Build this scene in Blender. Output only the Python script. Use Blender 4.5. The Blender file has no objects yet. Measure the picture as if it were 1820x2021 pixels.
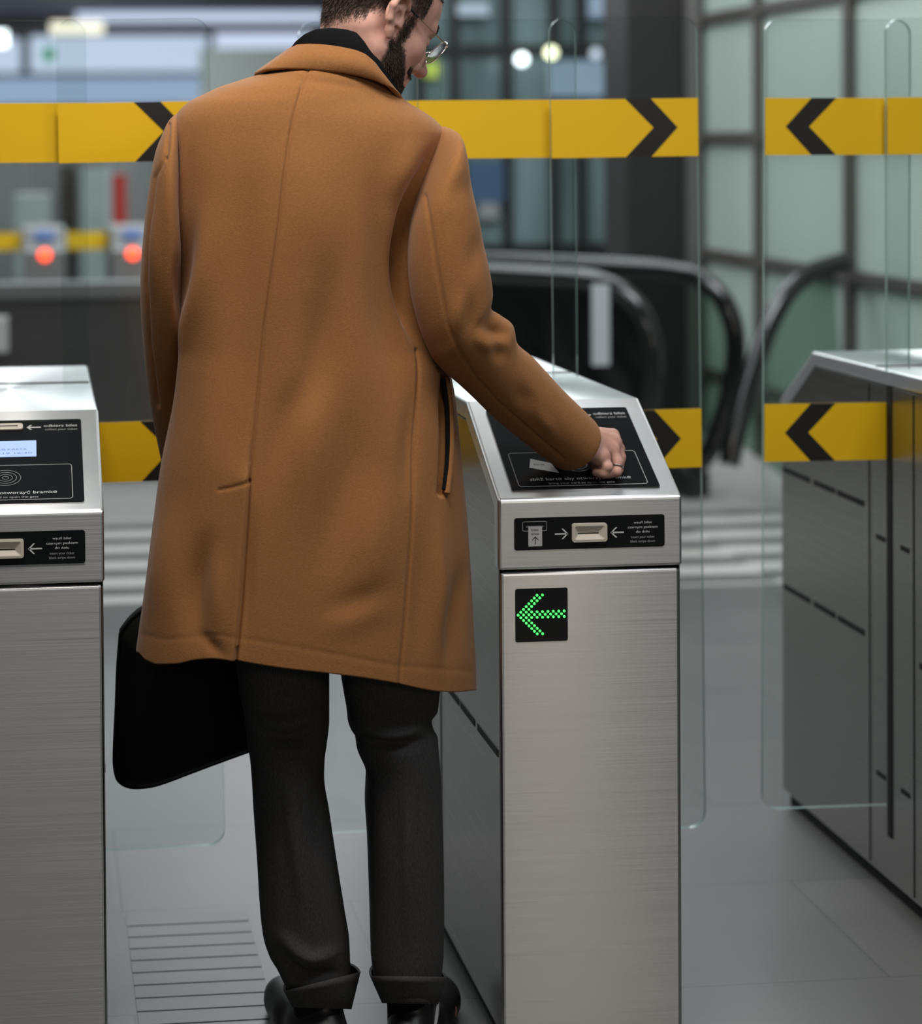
import bpy, bmesh, math, random
import numpy as np
from mathutils import Vector, Matrix
random.seed(7); rng = np.random.default_rng(7)
C = bpy.context.scene.collection
S = bpy.context.scene

# ------------------------------------------------------------------ camera
YAW, PITCH, ROLL, PX, PY, F = .0930, .0177, -.0086, 417.85, 349.98, 3790.0
CAM = np.array([0, 0, 1.5])
cy, sy = math.cos(YAW), math.sin(YAW); cp, sp = math.cos(PITCH), math.sin(PITCH); cr, sr = math.cos(ROLL), math.sin(ROLL)
FW = np.array([sy*cp, cy*cp, -sp]); R0 = np.array([cy, -sy, 0]); D0 = np.cross(FW, R0)
RT = cr*R0 - sr*D0; DN = cr*D0 + sr*R0
cam = bpy.data.cameras.new('camera'); co = bpy.data.objects.new('camera', cam); C.objects.link(co)
co.matrix_world = Matrix(((RT[0], -DN[0], -FW[0], CAM[0]), (RT[1], -DN[1], -FW[1], CAM[1]), (RT[2], -DN[2], -FW[2], CAM[2]), (0, 0, 0, 1)))
cam.sensor_fit = 'HORIZONTAL'; cam.sensor_width = 24.0; cam.lens = F*24.0/1820
cam.shift_x = (910-PX)/1820; cam.shift_y = -(1010.5-PY)/1820
cam.clip_end = 200
cam.dof.use_dof = True; cam.dof.focus_distance = 3.06; cam.dof.aperture_fstop = 1.7
S.camera = co

# ------------------------------------------------------------------ world, lights, exposure
W = bpy.data.worlds.new('world'); S.world = W; W.use_nodes = True
bg = W.node_tree.nodes['Background']; bg.inputs[0].default_value = (.80, .86, .92, 1); bg.inputs[1].default_value = .065
def area(name, loc, rot, size, size_y, power, col=(1, 1, 1), spread=math.pi):
    l = bpy.data.lights.new(name, 'AREA'); l.shape = 'RECTANGLE'; l.size = size; l.size_y = size_y; l.energy = power; l.color = col; l.spread = spread
    o = bpy.data.objects.new(name, l); C.objects.link(o); o.location = loc; o.rotation_euler = rot; return o
area('overhead_light', (.1, 2.28, 2.9), (0, 0, 0), 1.2, .45, 40, (1, .95, .88))
area('overhead_light', (1.9, 1.9, 2.95), (0, 0, 0), 1.1, .8, 24, (.96, .98, 1))
area('overhead_light', (-.6, 5.4, 3.6), (0, 0, 0), 2.2, 1.2, 42, (.94, .97, 1))
area('overhead_light', (2.2, 6.0, 3.8), (0, 0, 0), 1.6, 1.2, 85, (.94, .97, 1))
area('overhead_light', (1.2, 8.6, 3.8), (0, 0, 0), 5.0, 2.2, 190, (.93, .97, 1))
area('overhead_light', (3.0, 12.0, 3.8), (0, 0, 0), 4.0, 2.2, 160, (.90, .96, 1))
area('overhead_light', (0.0, 17.5, 3.4), (0, 0, 0), 5.0, 3.0, 260, (.92, .96, 1))  # added to brighten the partition in the far hall
area('overhead_light', (-.1, 5.05, 3.6), (0, 0, 0), 1.1, .6, 17, (.97, .98, 1))  # added to brighten the sloped reader face of the left gate
area('overhead_light', (1.45, 4.9, 3.6), (0, 0, 0), .8, .6, 9, (.97, .98, 1))  # dimmer light added for the middle gate's reader slope
area('added_streak_light', (2.90, -4.5, 3.1), (math.radians(80), 0, 0), .16, .8, 26, (1, .85, .66))  # unseen warm light added behind the camera for the streak on the steel
area('added_edge_light', (1.9, -5.5, 3.3), (math.radians(74), 0, 0), .7, 1.0, 15, (.88, .94, 1))  # unseen cool light added to brighten the left edge of the steel front
vs = S.view_settings; S.display_settings.display_device = 'sRGB'
vs.view_transform = 'Standard'; vs.look = 'None'; vs.gamma = 1.0; vs.use_curve_mapping = False; vs.exposure = 0.0
S.cycles.max_bounces = 10; S.cycles.transparent_max_bounces = 24; S.cycles.caustics_reflective = False; S.cycles.caustics_refractive = False
S.cycles.sample_clamp_indirect = 4.0

# ------------------------------------------------------------------ helpers
def aty(u, v, Y):
    r = FW + RT*((u-PX)/F) + DN*((v-PY)/F); return CAM + r*(Y/r[1])
def atz(u, v, Z):
    r = FW + RT*((u-PX)/F) + DN*((v-PY)/F); return CAM + r*((Z-1.5)/r[2])
def proj(P):
    d = np.asarray(P, float)-CAM; z = d@FW
    return PX+F*(d@RT)/z, PY+F*(d@DN)/z

def mat(name, col=(.5, .5, .5), rough=.5, metal=0.0, spec=.5, noise=None, bump=None, emit=None, estr=1.0, sheen=0.0, aniso=0.0, wave=None):
    m = bpy.data.materials.new(name); m.use_nodes = True; nt = m.node_tree; N = nt.nodes; Lk = nt.links
    b = N['Principled BSDF']; b.inputs['Base Color'].default_value = (*col, 1); b.inputs['Roughness'].default_value = rough
    b.inputs['Metallic'].default_value = metal; b.inputs['Specular IOR Level'].default_value = spec
    if sheen: b.inputs['Sheen Weight'].default_value = sheen; b.inputs['Sheen Roughness'].default_value = .5
    if emit: b.inputs['Emission Color'].default_value = (*emit, 1); b.inputs['Emission Strength'].default_value = estr
    tc = N.new('ShaderNodeTexCoord')
    if noise:                                                    # (scale vec, amount, detail)
        mp = N.new('ShaderNodeMapping'); mp.inputs['Scale'].default_value = noise[0]; Lk.new(tc.outputs['Object'], mp.inputs['Vector'])
        n = N.new('ShaderNodeTexNoise'); n.inputs['Scale'].default_value = 1.0; n.inputs['Detail'].default_value = noise[2]; Lk.new(mp.outputs[0], n.inputs['Vector'])
        r = N.new('ShaderNodeMapRange'); r.inputs['From Min'].default_value = .25; r.inputs['From Max'].default_value = .75
        r.inputs['To Min'].default_value = 1-noise[1]; r.inputs['To Max'].default_value = 1+noise[1]; Lk.new(n.outputs['Fac'], r.inputs['Value'])
        mx = N.new('ShaderNodeVectorMath'); mx.operation = 'SCALE'; mx.inputs[0].default_value = col; Lk.new(r.outputs[0], mx.inputs['Scale'])
        Lk.new(mx.outputs[0], b.inputs['Base Color'])
        if metal > .5:
            r2 = N.new('ShaderNodeMapRange'); r2.inputs['From Min'].default_value = .25; r2.inputs['From Max'].default_value = .75
            r2.inputs['To Min'].default_value = rough*.85; r2.inputs['To Max'].default_value = rough*1.2; Lk.new(n.outputs['Fac'], r2.inputs['Value']); Lk.new(r2.outputs[0], b.inputs['Roughness'])
    if bump:                                                     # (scale vec, strength, distance)
        mp = N.new('ShaderNodeMapping'); mp.inputs['Scale'].default_value = bump[0]; Lk.new(tc.outputs['Object'], mp.inputs['Vector'])
        n = N.new('ShaderNodeTexNoise'); n.inputs['Scale'].default_value = 1.0; n.inputs['Detail'].default_value = 3; Lk.new(mp.outputs[0], n.inputs['Vector'])
        bp = N.new('ShaderNodeBump'); bp.inputs['Strength'].default_value = bump[1]; bp.inputs['Distance'].default_value = bump[2]
        Lk.new(n.outputs['Fac'], bp.inputs['Height']); Lk.new(bp.outputs[0], b.inputs['Normal'])
    if aniso:
        b.inputs['Anisotropic'].default_value = aniso
        b.inputs['Anisotropic Rotation'].default_value = .25; t = N.new('ShaderNodeTangent'); t.direction_type = 'RADIAL'; t.axis = 'Z'; Lk.new(t.outputs[0], b.inputs['Tangent'])
    return m

M = {}
M['steel'] = mat('brushed_steel', (.60, .605, .61), .31, 1.0, aniso=.97, noise=((2, 2, 1100), .018, 3))
M['steel_hood'] = mat('brushed_steel_hood', (.64, .645, .65), .36, 1.0, aniso=.8, noise=((2, 900, 900), .02, 3))
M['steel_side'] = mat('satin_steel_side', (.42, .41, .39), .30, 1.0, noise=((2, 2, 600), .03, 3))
M['black_gap'] = mat('black_gap', (.006, .006, .006), .7)
M['panel'] = mat('black_panel', (.006, .007, .008), .16, spec=.5, bump=((160, 160, 160), .02, .0005))
M['white_ink'] = mat('white_ink', (.62, .63, .63), .5)
M['grey_ink'] = mat('grey_ink', (.36, .36, .36), .5)
M['ring_ink'] = mat('ring_ink', (.22, .23, .23), .5)
M['card_grey'] = mat('ticket_grey', (.50, .50, .50), .5)
M['dark_ink'] = mat('dark_ink', (.03, .03, .04), .5)
M['beige'] = mat('beige_plastic', (.62, .56, .47), .4)
M['lcd'] = mat('lcd_screen', (.1, .12, .2), .3, emit=(.42, .58, .95), estr=.95)
M['lcd_ink'] = mat('lcd_ink', (.02, .03, .06), .4, emit=(.20, .28, .50), estr=.6)
M['led'] = mat('green_led', (.02, .2, .03), .3, emit=(.05, 1.0, .10), estr=2.8)
M['yellow'] = mat('yellow_film', (.86, .53, .012), .42, spec=.35, noise=((2, 2, 2), .04, 2))
M['black_film'] = mat('black_film', (.012, .011, .010), .45)
M['coat'] = mat('camel_wool', (.315, .139, .048), .92, spec=.12, noise=((260, 260, 260), .10, 5), bump=((420, 420, 420), .35, .0012), sheen=.12)
M['black_knit'] = mat('black_knit', (.006, .006, .007), .9, spec=.15, bump=((300, 300, 300), .3, .001))
M['trouser'] = mat('charcoal_wool', (.056, .053, .052), .85, spec=.2, noise=((500, 500, 160), .32, 3), bump=((500, 500, 500), .25, .0007))
M['leather'] = mat('black_leather', (.004, .004, .004), .62, spec=.15, bump=((150, 150, 150), .15, .001))
M['shoe'] = mat('black_shoe', (.008, .008, .008), .42, spec=.4, bump=((200, 200, 200), .1, .0008))
M['shoe_white'] = mat('white_patch', (.6, .6, .6), .6)
M['metal'] = mat('gold_wire', (.62, .48, .34), .25, 1.0)
M['silver'] = mat('silver', (.75, .74, .72), .2, 1.0)
M['black_plastic'] = mat('black_plastic', (.01, .01, .01), .35)
M['hair'] = mat('brown_hair', (.050, .032, .022), .55, spec=.3, noise=((300, 300, 300), .25, 2))
M['rubber'] = mat('black_rubber', (.006, .006, .006), .16, spec=.6)
M['dark_wall'] = mat('dark_stone', (.042, .040, .038), .35, noise=((2.5, 2.5, .4), .2, 3))
M['cap_grey'] = mat('grey_cap', (.11, .11, .11), .4)
M['pillar'] = mat('dark_pillar', (.013, .012, .011), .5, noise=((6, 6, .4), .15, 2))
M['pillar_edge'] = mat('pillar_edge', (.12, .115, .11), .5)
M['mullion'] = mat('dark_mullion', (.070, .064, .060), .5)
M['frost'] = mat('frosted_green_glass', (.40, .49, .44), .22, spec=.45, noise=((.7, .7, .8), .12, 2))
M['teal'] = mat('teal_glass', (.19, .26, .265), .2, spec=.5, noise=((2.4, 2.4, .5), .45, 2))
M['ceil'] = mat('ceiling_grey', (.32, .33, .36), .7, noise=((.5, .5, .5), .1, 2))
M['bulk'] = mat('grey_bulkhead', (.30, .29, .28), .7)
M['red_led'] = mat('red_led', (.3, .02, .01), .4, emit=(1, .07, .02), estr=4.5)
M['blue_screen'] = mat('blue_screen', (.02, .03, .1), .4, emit=(.16, .28, .62), estr=.55)
M['lit_white'] = mat('lit_white', (.6, .6, .6), .5, emit=(.62, .72, .92), estr=.95)
M['lit_blue'] = mat('lit_blue', (.3, .4, .5), .5, emit=(.42, .56, .80), estr=.75)
M['lit_warm'] = mat('lit_warm', (.6, .6, .5), .5, emit=(1, .93, .74), estr=1.5)
M['lamp_white'] = mat('lamp_white', (.6, .6, .6), .5, emit=(.85, .95, 1), estr=5)
M['lamp_warm'] = mat('lamp_warm', (.6, .6, .5), .5, emit=(.95, .95, .62), estr=4)
M['lit_green'] = mat('lit_green', (.1, .3, .1), .5, emit=(.05, .42, .22), estr=.6)
M['lit_lime'] = mat('lit_lime', (.3, .4, .1), .5, emit=(.48, .55, .05), estr=.8)
M['red_panel'] = mat('red_panel', (.42, .025, .015), .5)
M['reflection_white'] = mat('painted_reflection', (.55, .58, .62), .4)  # pale colour put in for lights reflected in the balustrade glass
M['far_steel'] = mat('far_steel', (.25, .25, .25), .4, .6)

def skin_mat():
    m = mat('skin', (.60, .335, .270), .5, spec=.35, noise=((55, 55, 55), .10, 4), bump=((500, 500, 500), .12, .0006))
    b = m.node_tree.nodes['Principled BSDF']; b.inputs['Subsurface Weight'].default_value = .12; b.inputs['Subsurface Radius'].default_value = (.006, .002, .001); b.inputs['Subsurface Scale'].default_value = 1.0
    return m
M['skin'] = skin_mat()

def glass_mat(name, tint, gloss=.6):
    m = bpy.data.materials.new(name); m.use_nodes = True; nt = m.node_tree; nt.nodes.clear(); N = nt.nodes; Lk = nt.links
    o = N.new('ShaderNodeOutputMaterial'); mx = N.new('ShaderNodeMixShader'); t = N.new('ShaderNodeBsdfTransparent'); g = N.new('ShaderNodeBsdfGlossy')
    t.inputs[0].default_value = (*tint, 1); g.inputs['Roughness'].default_value = .02; g.inputs['Color'].default_value = (gloss, gloss, gloss, 1)
    lw_ = N.new('ShaderNodeLayerWeight'); pw = N.new('ShaderNodeMath'); pw.operation = 'POWER'; pw.inputs[1].default_value = 4.0; f = N.new('ShaderNodeMath'); f.operation = 'MULTIPLY_ADD'; f.inputs[1].default_value = .9; f.inputs[2].default_value = .045
    lw_.inputs[0].default_value = .5; Lk.new(lw_.outputs['Facing'], pw.inputs[0]); Lk.new(pw.outputs[0], f.inputs[0]); Lk.new(f.outputs[0], mx.inputs[0]); Lk.new(t.outputs[0], mx.inputs[1]); Lk.new(g.outputs[0], mx.inputs[2]); Lk.new(mx.outputs[0], o.inputs[0]); return m
M['glass'] = glass_mat('clear_glass', (.955, .975, .968))
M['lens'] = glass_mat('lens_glass', (.90, .91, .91), .22)
def edge_mat():
    m = bpy.data.materials.new('glass_edge'); m.use_nodes = True; nt = m.node_tree; nt.nodes.clear(); N = nt.nodes; Lk = nt.links
    o = N.new('ShaderNodeOutputMaterial'); mx = N.new('ShaderNodeMixShader'); t = N.new('ShaderNodeBsdfTransparent'); g = N.new('ShaderNodeBsdfPrincipled')
    t.inputs[0].default_value = (.55, .72, .68, 1); g.inputs['Base Color'].default_value = (.46, .62, .58, 1); g.inputs['Roughness'].default_value = .12; g.inputs['Specular IOR Level'].default_value = .9
    mx.inputs[0].default_value = .7
    Lk.new(t.outputs[0], mx.inputs[1]); Lk.new(g.outputs[0], mx.inputs[2]); Lk.new(mx.outputs[0], o.inputs[0]); return m
M['edge'] = edge_mat()

def tag(o, label=None, cat=None, group=None, kind=None):
    if label: o['label'] = label
    if cat: o['category'] = cat
    if group: o['group'] = group
    if kind: o['kind'] = kind
    return o
def empty(name, loc=(0, 0, 0), rz=0):
    o = bpy.data.objects.new(name, None); C.objects.link(o); o.location = loc; o.rotation_euler = (0, 0, rz); o.empty_display_size = .1; return o
def link(name, me, mats, parent=None, smooth=False):
    o = bpy.data.objects.new(name, me); C.objects.link(o)
    for m in (mats if isinstance(mats, (list, tuple)) else [mats]):
        if len(me.materials) < 8 and m.name not in [x.name for x in me.materials]: me.materials.append(m)
    if smooth: me.polygons.foreach_set('use_smooth', np.ones(len(me.polygons), dtype=bool))
    if parent: o.parent = parent
    return o
def from_bm(name, bm, mats, parent=None, smooth=False, bevel=0, seg=2):
    bmesh.ops.recalc_face_normals(bm, faces=bm.faces)
    me = bpy.data.meshes.new(name); bm.to_mesh(me); bm.free(); o = link(name, me, mats, parent, smooth)
    if bevel:
        b = o.modifiers.new('bevel', 'BEVEL'); b.width = bevel; b.segments = seg; b.limit_method = 'ANGLE'; b.angle_limit = math.radians(35)
    return o
def from_np(name, V, Fc, mats, parent=None, smooth=True):
    me = bpy.data.meshes.new(name); V = np.ascontiguousarray(V, dtype=np.float32); Fc = np.ascontiguousarray(Fc, dtype=np.int32); k = Fc.shape[1]
    me.vertices.add(len(V)); me.vertices.foreach_set('co', V.ravel()); me.loops.add(Fc.size); me.loops.foreach_set('vertex_index', Fc.ravel())
    me.polygons.add(len(Fc)); me.polygons.foreach_set('loop_start', np.arange(0, Fc.size, k, dtype=np.int32)); me.polygons.foreach_set('loop_total', np.full(len(Fc), k, dtype=np.int32))
    me.update(calc_edges=True); me.validate(); return link(name, me, mats, parent, smooth)
def add_box(bm, x0, x1, y0, y1, z0, z1, mi=0):
    v = [bm.verts.new(p) for p in ((x0, y0, z0), (x1, y0, z0), (x1, y1, z0), (x0, y1, z0), (x0, y0, z1), (x1, y0, z1), (x1, y1, z1), (x0, y1, z1))]
    for f in ((0, 3, 2, 1), (4, 5, 6, 7), (0, 1, 5, 4), (1, 2, 6, 5), (2, 3, 7, 6), (3, 0, 4, 7)): bm.faces.new([v[i] for i in f]).material_index = mi
def box(name, x0, x1, y0, y1, z0, z1, m, parent=None, bevel=0):
    bm = bmesh.new(); add_box(bm, x0, x1, y0, y1, z0, z1); return from_bm(name, bm, m, parent, bevel=bevel)
def add_prism(bm, pts, o, ex, ey, ez, t, mi=0, mi_side=None):
    """polygon pts in the (ex,ey) frame at o, extruded t along ez"""
    o, ex, ey, ez = map(np.array, (o, ex, ey, ez))
    a = [bm.verts.new(o+ex*p[0]+ey*p[1]) for p in pts]; b = [bm.verts.new(o+ex*p[0]+ey*p[1]+ez*t) for p in pts]
    bm.faces.new(a[::-1]).material_index = mi; bm.faces.new(b).material_index = mi
    n = len(pts)
    for i in range(n): bm.faces.new((a[i], a[(i+1) % n], b[(i+1) % n], b[i])).material_index = mi if mi_side is None else mi_side
def rrect(x0, x1, y0, y1, r, n=6, corners=(1, 1, 1, 1)):
    out = []
    for k, (cx, cy_, a) in enumerate(((x0+r, y0+r, 180), (x1-r, y0+r, 270), (x1-r, y1-r, 0), (x0+r, y1-r, 90))):
        if not corners[k]: out.append(((x0, y0), (x1, y0), (x1, y1), (x0, y1))[k]); continue
        for i in range(n+1): t = math.radians(a+90*i/n); out.append((cx+r*math.cos(t), cy_+r*math.sin(t)))
    return out
def smooth_path(P, n):
    P = np.asarray(P, float); k = len(P); t = np.linspace(0, k-1, n); i = np.clip(t.astype(int), 0, k-2); f = (t-i)[:, None]
    p0 = P[np.maximum(i-1, 0)]; p1 = P[i]; p2 = P[i+1]; p3 = P[np.minimum(i+2, k-1)]
    return .5*((2*p1)+(-p0+p2)*f+(2*p0-5*p1+4*p2-p3)*f**2+(-p0+3*p1-3*p2+p3)*f**3)
def tube(name, P, r, m, parent=None, n=10, closed=False, flat=None):
    P = np.asarray(P, float); k = len(P); V = []
    T = np.gradient(P, axis=0)
    if closed: T = np.roll(P, -1, 0)-np.roll(P, 1, 0)
    T /= np.linalg.norm(T, axis=1)[:, None]+1e-12
    up = np.array([0, 0, 1.0]) if abs(T[:, 2]).max() < .95 else np.array([.3, 1.0, .1]); r = np.broadcast_to(r, (k,))
    Nn = up-T*(T@up)[:, None]; Nn /= np.linalg.norm(Nn, axis=1)[:, None]+1e-12; B = np.cross(T, Nn)
    a = np.linspace(0, 2*np.pi, n, endpoint=False); fx, fy = flat or (1, 1)
    V = (P[:, None]+r[:, None, None]*(np.cos(a)[None, :, None]*Nn[:, None]*fx+np.sin(a)[None, :, None]*B[:, None]*fy)).reshape(-1, 3)
    Fc = [[i % k*n+j, i % k*n+(j+1) % n, (i+1) % k*n+(j+1) % n, (i+1) % k*n+j] for i in range(k if closed else k-1) for j in range(n)]
    if not closed:
        V = np.vstack([V, P[0], P[-1]]); c0 = k*n
        Fc += [[c0, (j+1) % n, j, j] for j in range(n)]; Fc += [[c0+1, (k-1)*n+j, (k-1)*n+(j+1) % n, (k-1)*n+(j+1) % n] for j in range(n)]
    me = bpy.data.meshes.new(name); me.from_pydata([tuple(v) for v in V], [], [tuple(dict.fromkeys(f)) for f in Fc]); return link(name, me, m, parent, True)
def grid(name, P, m, parent=None, close_j=True, cap0=False, cap1=False):
    ni, nj = P.shape[:2]; V = P.reshape(-1, 3); I, J = np.meshgrid(np.arange(ni-1), np.arange(nj if close_j else nj-1), indexing='ij'); J2 = (J+1) % nj
    Fc = np.stack([I*nj+J, I*nj+J2, (I+1)*nj+J2, (I+1)*nj+J], -1).reshape(-1, 4)
    return from_np(name, V, Fc, m, parent)
def text_mesh(s, width, height, align='LEFT'):
    """lettering as mesh data in the xy plane: cap height 'height', fitted to 'width'"""
    cu = bpy.data.curves.new('lettering', 'FONT'); cu.body = s; cu.size = 1.0; cu.resolution_u = 3
    ob = bpy.data.objects.new('lettering', cu); C.objects.link(ob); dg = bpy.context.evaluated_depsgraph_get(); dg.update()
    me = bpy.data.meshes.new_from_object(ob.evaluated_get(dg)); C.objects.unlink(ob); bpy.data.objects.remove(ob)
    V = np.array([v.co[:] for v in me.vertices]); x0, x1 = V[:, 0].min(), V[:, 0].max(); k = width/(x1-x0)
    V[:, 0] = (V[:, 0]-x0)*k; V[:, 1] *= height/.70
    F_ = [tuple(p.vertices) for p in me.polygons]; bpy.data.meshes.remove(me); return V, F_
class Ink:
    """collects flat printed marks on a panel plane into one mesh"""
    def __init__(s, o, ex, ey, ez, lift): s.o = np.array(o); s.ex = np.array(ex); s.ey = np.array(ey); s.ez = np.array(ez); s.lift = lift; s.V = []; s.F = []; s.MI = []; s.mats = []
    def mi(s, m):
        if m not in s.mats: s.mats.append(m)
        return s.mats.index(m)
    def add(s, pts, faces, m, lift=0):
        k = len(s.V); i = s.mi(m)
        for p in pts: s.V.append(tuple(s.o+s.ex*p[0]+s.ey*p[1]+s.ez*(s.lift+lift)))
        for f in faces: s.F.append(tuple(k+j for j in f)); s.MI.append(i)
    def poly(s, pts, m, lift=0): s.add(pts, [tuple(range(len(pts)))], m, lift)
    def text(s, t, x, y, w, h, m, lift=0):
        V, F_ = text_mesh(t, w, h); s.add([(p[0]+x, p[1]+y) for p in V], F_, m, lift)
    def ring(s, outer, w, m, lift=0):
        P = np.array(outer); c = P.mean(0); n = len(P)
        T = np.roll(P, -1, 0)-np.roll(P, 1, 0); T /= np.linalg.norm(T, axis=1)[:, None]; Nn = np.stack([-T[:, 1], T[:, 0]], 1)
        Q = P+Nn*w; s.add([*map(tuple, P), *map(tuple, Q)], [(i, (i+1) % n, n+(i+1) % n, n+i) for i in range(n)], m, lift)
    def arrow(s, x0, x1, y, h, w, m):
        d = 1 if x1 > x0 else -1
        s.poly([(x0, y-w/2), (x1-d*w*.6, y-w/2), (x1-d*w*.6, y+w/2), (x0, y+w/2)], m)
        for q in (1, -1): s.poly([(x1, y), (x1-d*h/2, y+q*h/2), (x1-d*(h/2+w*1.2), y+q*h/2), (x1-d*w*1.4, y)], m)
    def build(s, name, parent):
        me = bpy.data.meshes.new(name); me.from_pydata(s.V, [], s.F)
        for m in s.mats: me.materials.append(m)
        me.polygons.foreach_set('material_index', s.MI); o = bpy.data.objects.new(name, me); C.objects.link(o); o.parent = parent; return o

# ------------------------------------------------------------------ setting: floor
def floor_mat():
    m = mat('stone_floor', (.2, .2, .2), .34, spec=.45); nt = m.node_tree; N = nt.nodes; Lk = nt.links; b = N['Principled BSDF']
    geo = N.new('ShaderNodeNewGeometry'); sep = N.new('ShaderNodeSeparateXYZ'); Lk.new(geo.outputs['Position'], sep.inputs[0])
    def val(op, a, c=None, d=None):
        n = N.new('ShaderNodeMath'); n.operation = op
        for i, x in enumerate((a, c, d)):
            if x is None: continue
            if isinstance(x, (int, float)): n.inputs[i].default_value = x
            else: Lk.new(x, n.inputs[i])
        return n.outputs[0]
    X, Y = sep.outputs[0], sep.outputs[1]
    br = N.new('ShaderNodeTexBrick'); br.offset = .5; br.inputs['Scale'].default_value = 1.0; br.inputs['Mortar Size'].default_value = .0022; br.inputs['Brick Width'].default_value = .9; br.inputs['Row Height'].default_value = .45
    br.inputs['Color1'].default_value = (.100, .101, .099, 1); br.inputs['Color2'].default_value = (.116, .116, .113, 1); br.inputs['Mortar'].default_value = (.06, .06, .06, 1)
    mpb = N.new('ShaderNodeMapping'); mpb.inputs['Location'].default_value = (-.61, -.13, 0); Lk.new(geo.outputs['Position'], mpb.inputs[0]); Lk.new(mpb.outputs[0], br.inputs['Vector'])
    nz = N.new('ShaderNodeTexNoise'); nz.inputs['Scale'].default_value = 2.2; nz.inputs['Detail'].default_value = 5; Lk.new(geo.outputs['Position'], nz.inputs['Vector'])
    mr = N.new('ShaderNodeMapRange'); mr.inputs['To Min'].default_value = .78; mr.inputs['To Max'].default_value = 1.22; Lk.new(nz.outputs[0], mr.inputs[0])
    base = N.new('ShaderNodeVectorMath'); base.operation = 'SCALE'; Lk.new(br.outputs['Color'], base.inputs[0]); Lk.new(mr.outputs[0], base.inputs['Scale'])
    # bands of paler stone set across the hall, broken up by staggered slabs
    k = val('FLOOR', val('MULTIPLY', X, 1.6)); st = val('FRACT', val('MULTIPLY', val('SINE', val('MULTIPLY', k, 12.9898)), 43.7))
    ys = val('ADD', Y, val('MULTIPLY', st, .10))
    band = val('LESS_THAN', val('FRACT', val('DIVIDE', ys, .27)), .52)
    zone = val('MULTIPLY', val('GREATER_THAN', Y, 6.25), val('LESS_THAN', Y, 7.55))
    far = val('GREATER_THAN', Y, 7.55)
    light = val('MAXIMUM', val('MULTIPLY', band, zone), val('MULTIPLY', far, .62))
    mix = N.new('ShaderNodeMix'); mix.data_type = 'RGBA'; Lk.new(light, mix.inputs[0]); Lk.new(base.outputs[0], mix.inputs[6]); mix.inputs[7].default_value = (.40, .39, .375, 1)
    Lk.new(mix.outputs[2], b.inputs['Base Color'])
    return m
FLOOR = box('floor', -9, 3.55, -7, 33, -.2, 0, floor_mat()); tag(FLOOR, 'grey stone floor with pale bands crossing the hall', None, kind='structure')
# ribbed tactile slab let into the floor of the left lane
bm = bmesh.new()
for i in range(9):
    y = 3.24+i*.052; add_box(bm, .165, .40, y, y+.0475, .0004, .0013)
tag(from_bm('trim_1', bm, mat('tactile_stone', (.110, .110, .108), .40), bevel=.0005), kind='structure')
# right-hand glazed wall
XW = 3.42
def glazed_wall():
    root = empty('wall_right', (XW, 8.3, 0)); tag(root, 'frosted green glass wall with dark mullions beyond the escalators', None, kind='structure')
    p = box('glass_panel', 0, .05, -2.6, 1.4, 0, 4.2, M['frost'], root)
    bm = bmesh.new()
    for Y in (5.75, 6.75, 7.75, 8.76, 9.66): add_box(bm, -.035, .0, Y-.03-8.3, Y+.03-8.3, 0, 4.2)
    from_bm('mullion', bm, M['mullion'], root)
    bm = bmesh.new()
    for Z in (.318, .922, 1.51, 2.11, 2.71, 3.31): add_box(bm, -.03, .001, -2.6, 1.4, Z-.024, Z+.024)
    from_bm('transom', bm, M['mullion'], root)
glazed_wall()
pl = box('pillar', 3.02, 3.32, 9.55, 9.95, 0, 4.2, M['pillar']); tag(pl, 'dark brown square pillar behind the escalator', None, kind='structure')
tag(box('trim_2', 3.325, 3.385, 9.5, 9.95, 0, 4.2, M['pillar_edge']), kind='structure')
# teal glass facade across the back
bm = bmesh.new(); add_box(bm, 2.75, 5.3, 15.0, 15.1, 0, 4.2); tag(from_bm('wall_back', bm, M['teal']), 'teal glass facade across the back of the hall', None, kind='structure')
bm = bmesh.new()
for X in (3.02, 3.3, 3.72, 4.1, 4.32, 4.75): add_box(bm, X, X+.06, 14.9, 15.0, 0, 4.2)
for Z in (.62, 2.2): add_box(bm, 2.75, 5.3, 14.92, 14.99, Z, Z+.06)
tag(from_bm('trim_3', bm, M['pillar']), kind='structure')
# far left wall of the hall with lit windows, and its ceiling
tag(box('wall_far', -9, 6, 30, 30.2, 0, 4.6, M['bulk']), 'grey end wall of the hall with lit windows', None, kind='structure')
tag(box('ceiling', -9, 6, 15.4, 30.2, 3.55, 3.75, M['ceil']), 'grey ceiling of the far hall', None, kind='structure')
tag(box('wall_left', -9.2, -9, -7, 30.2, 0, 4.6, M['bulk']), kind='structure')
# ------------------------------------------------------------------ far background
def slab(name, u0, v0, u1, v1, Y, m, t=.06, parent=None, ground=False):
    a = aty(u0, v0, Y); b = aty(u1, v1, Y)
    if ground: b[2] = 0
    return box(name, a[0], b[0], Y, Y+t, b[2], a[2], m, parent)
GW = 'lit windows in the end wall of the hall'
for lab, r, m in (('broad lit window low on the end wall, nearest its right side', (60, 72, 408, 140), 'lit_white'), ('long lit strip window under the ceiling of the end wall', (150, 2, 640, 42), 'lit_white'),
                  ('lower bluish lit window of the end wall', (-60, 155, 410, 205), 'lit_blue'), ('small lit window at the left end of the end wall', (-200, 78, 40, 142), 'lit_white'),
                  ('long pale lit window right of the broad one', (425, 66, 620, 94), 'lit_white')):
    o = slab('lit_window', *r, 29.9, M[m]); tag(o, lab, 'window', GW)
tag(slab('ceiling_light', 100, 44, 205, 66, 27, M['lit_warm']), 'warm blurred light above the broad lit window', 'light')
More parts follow.
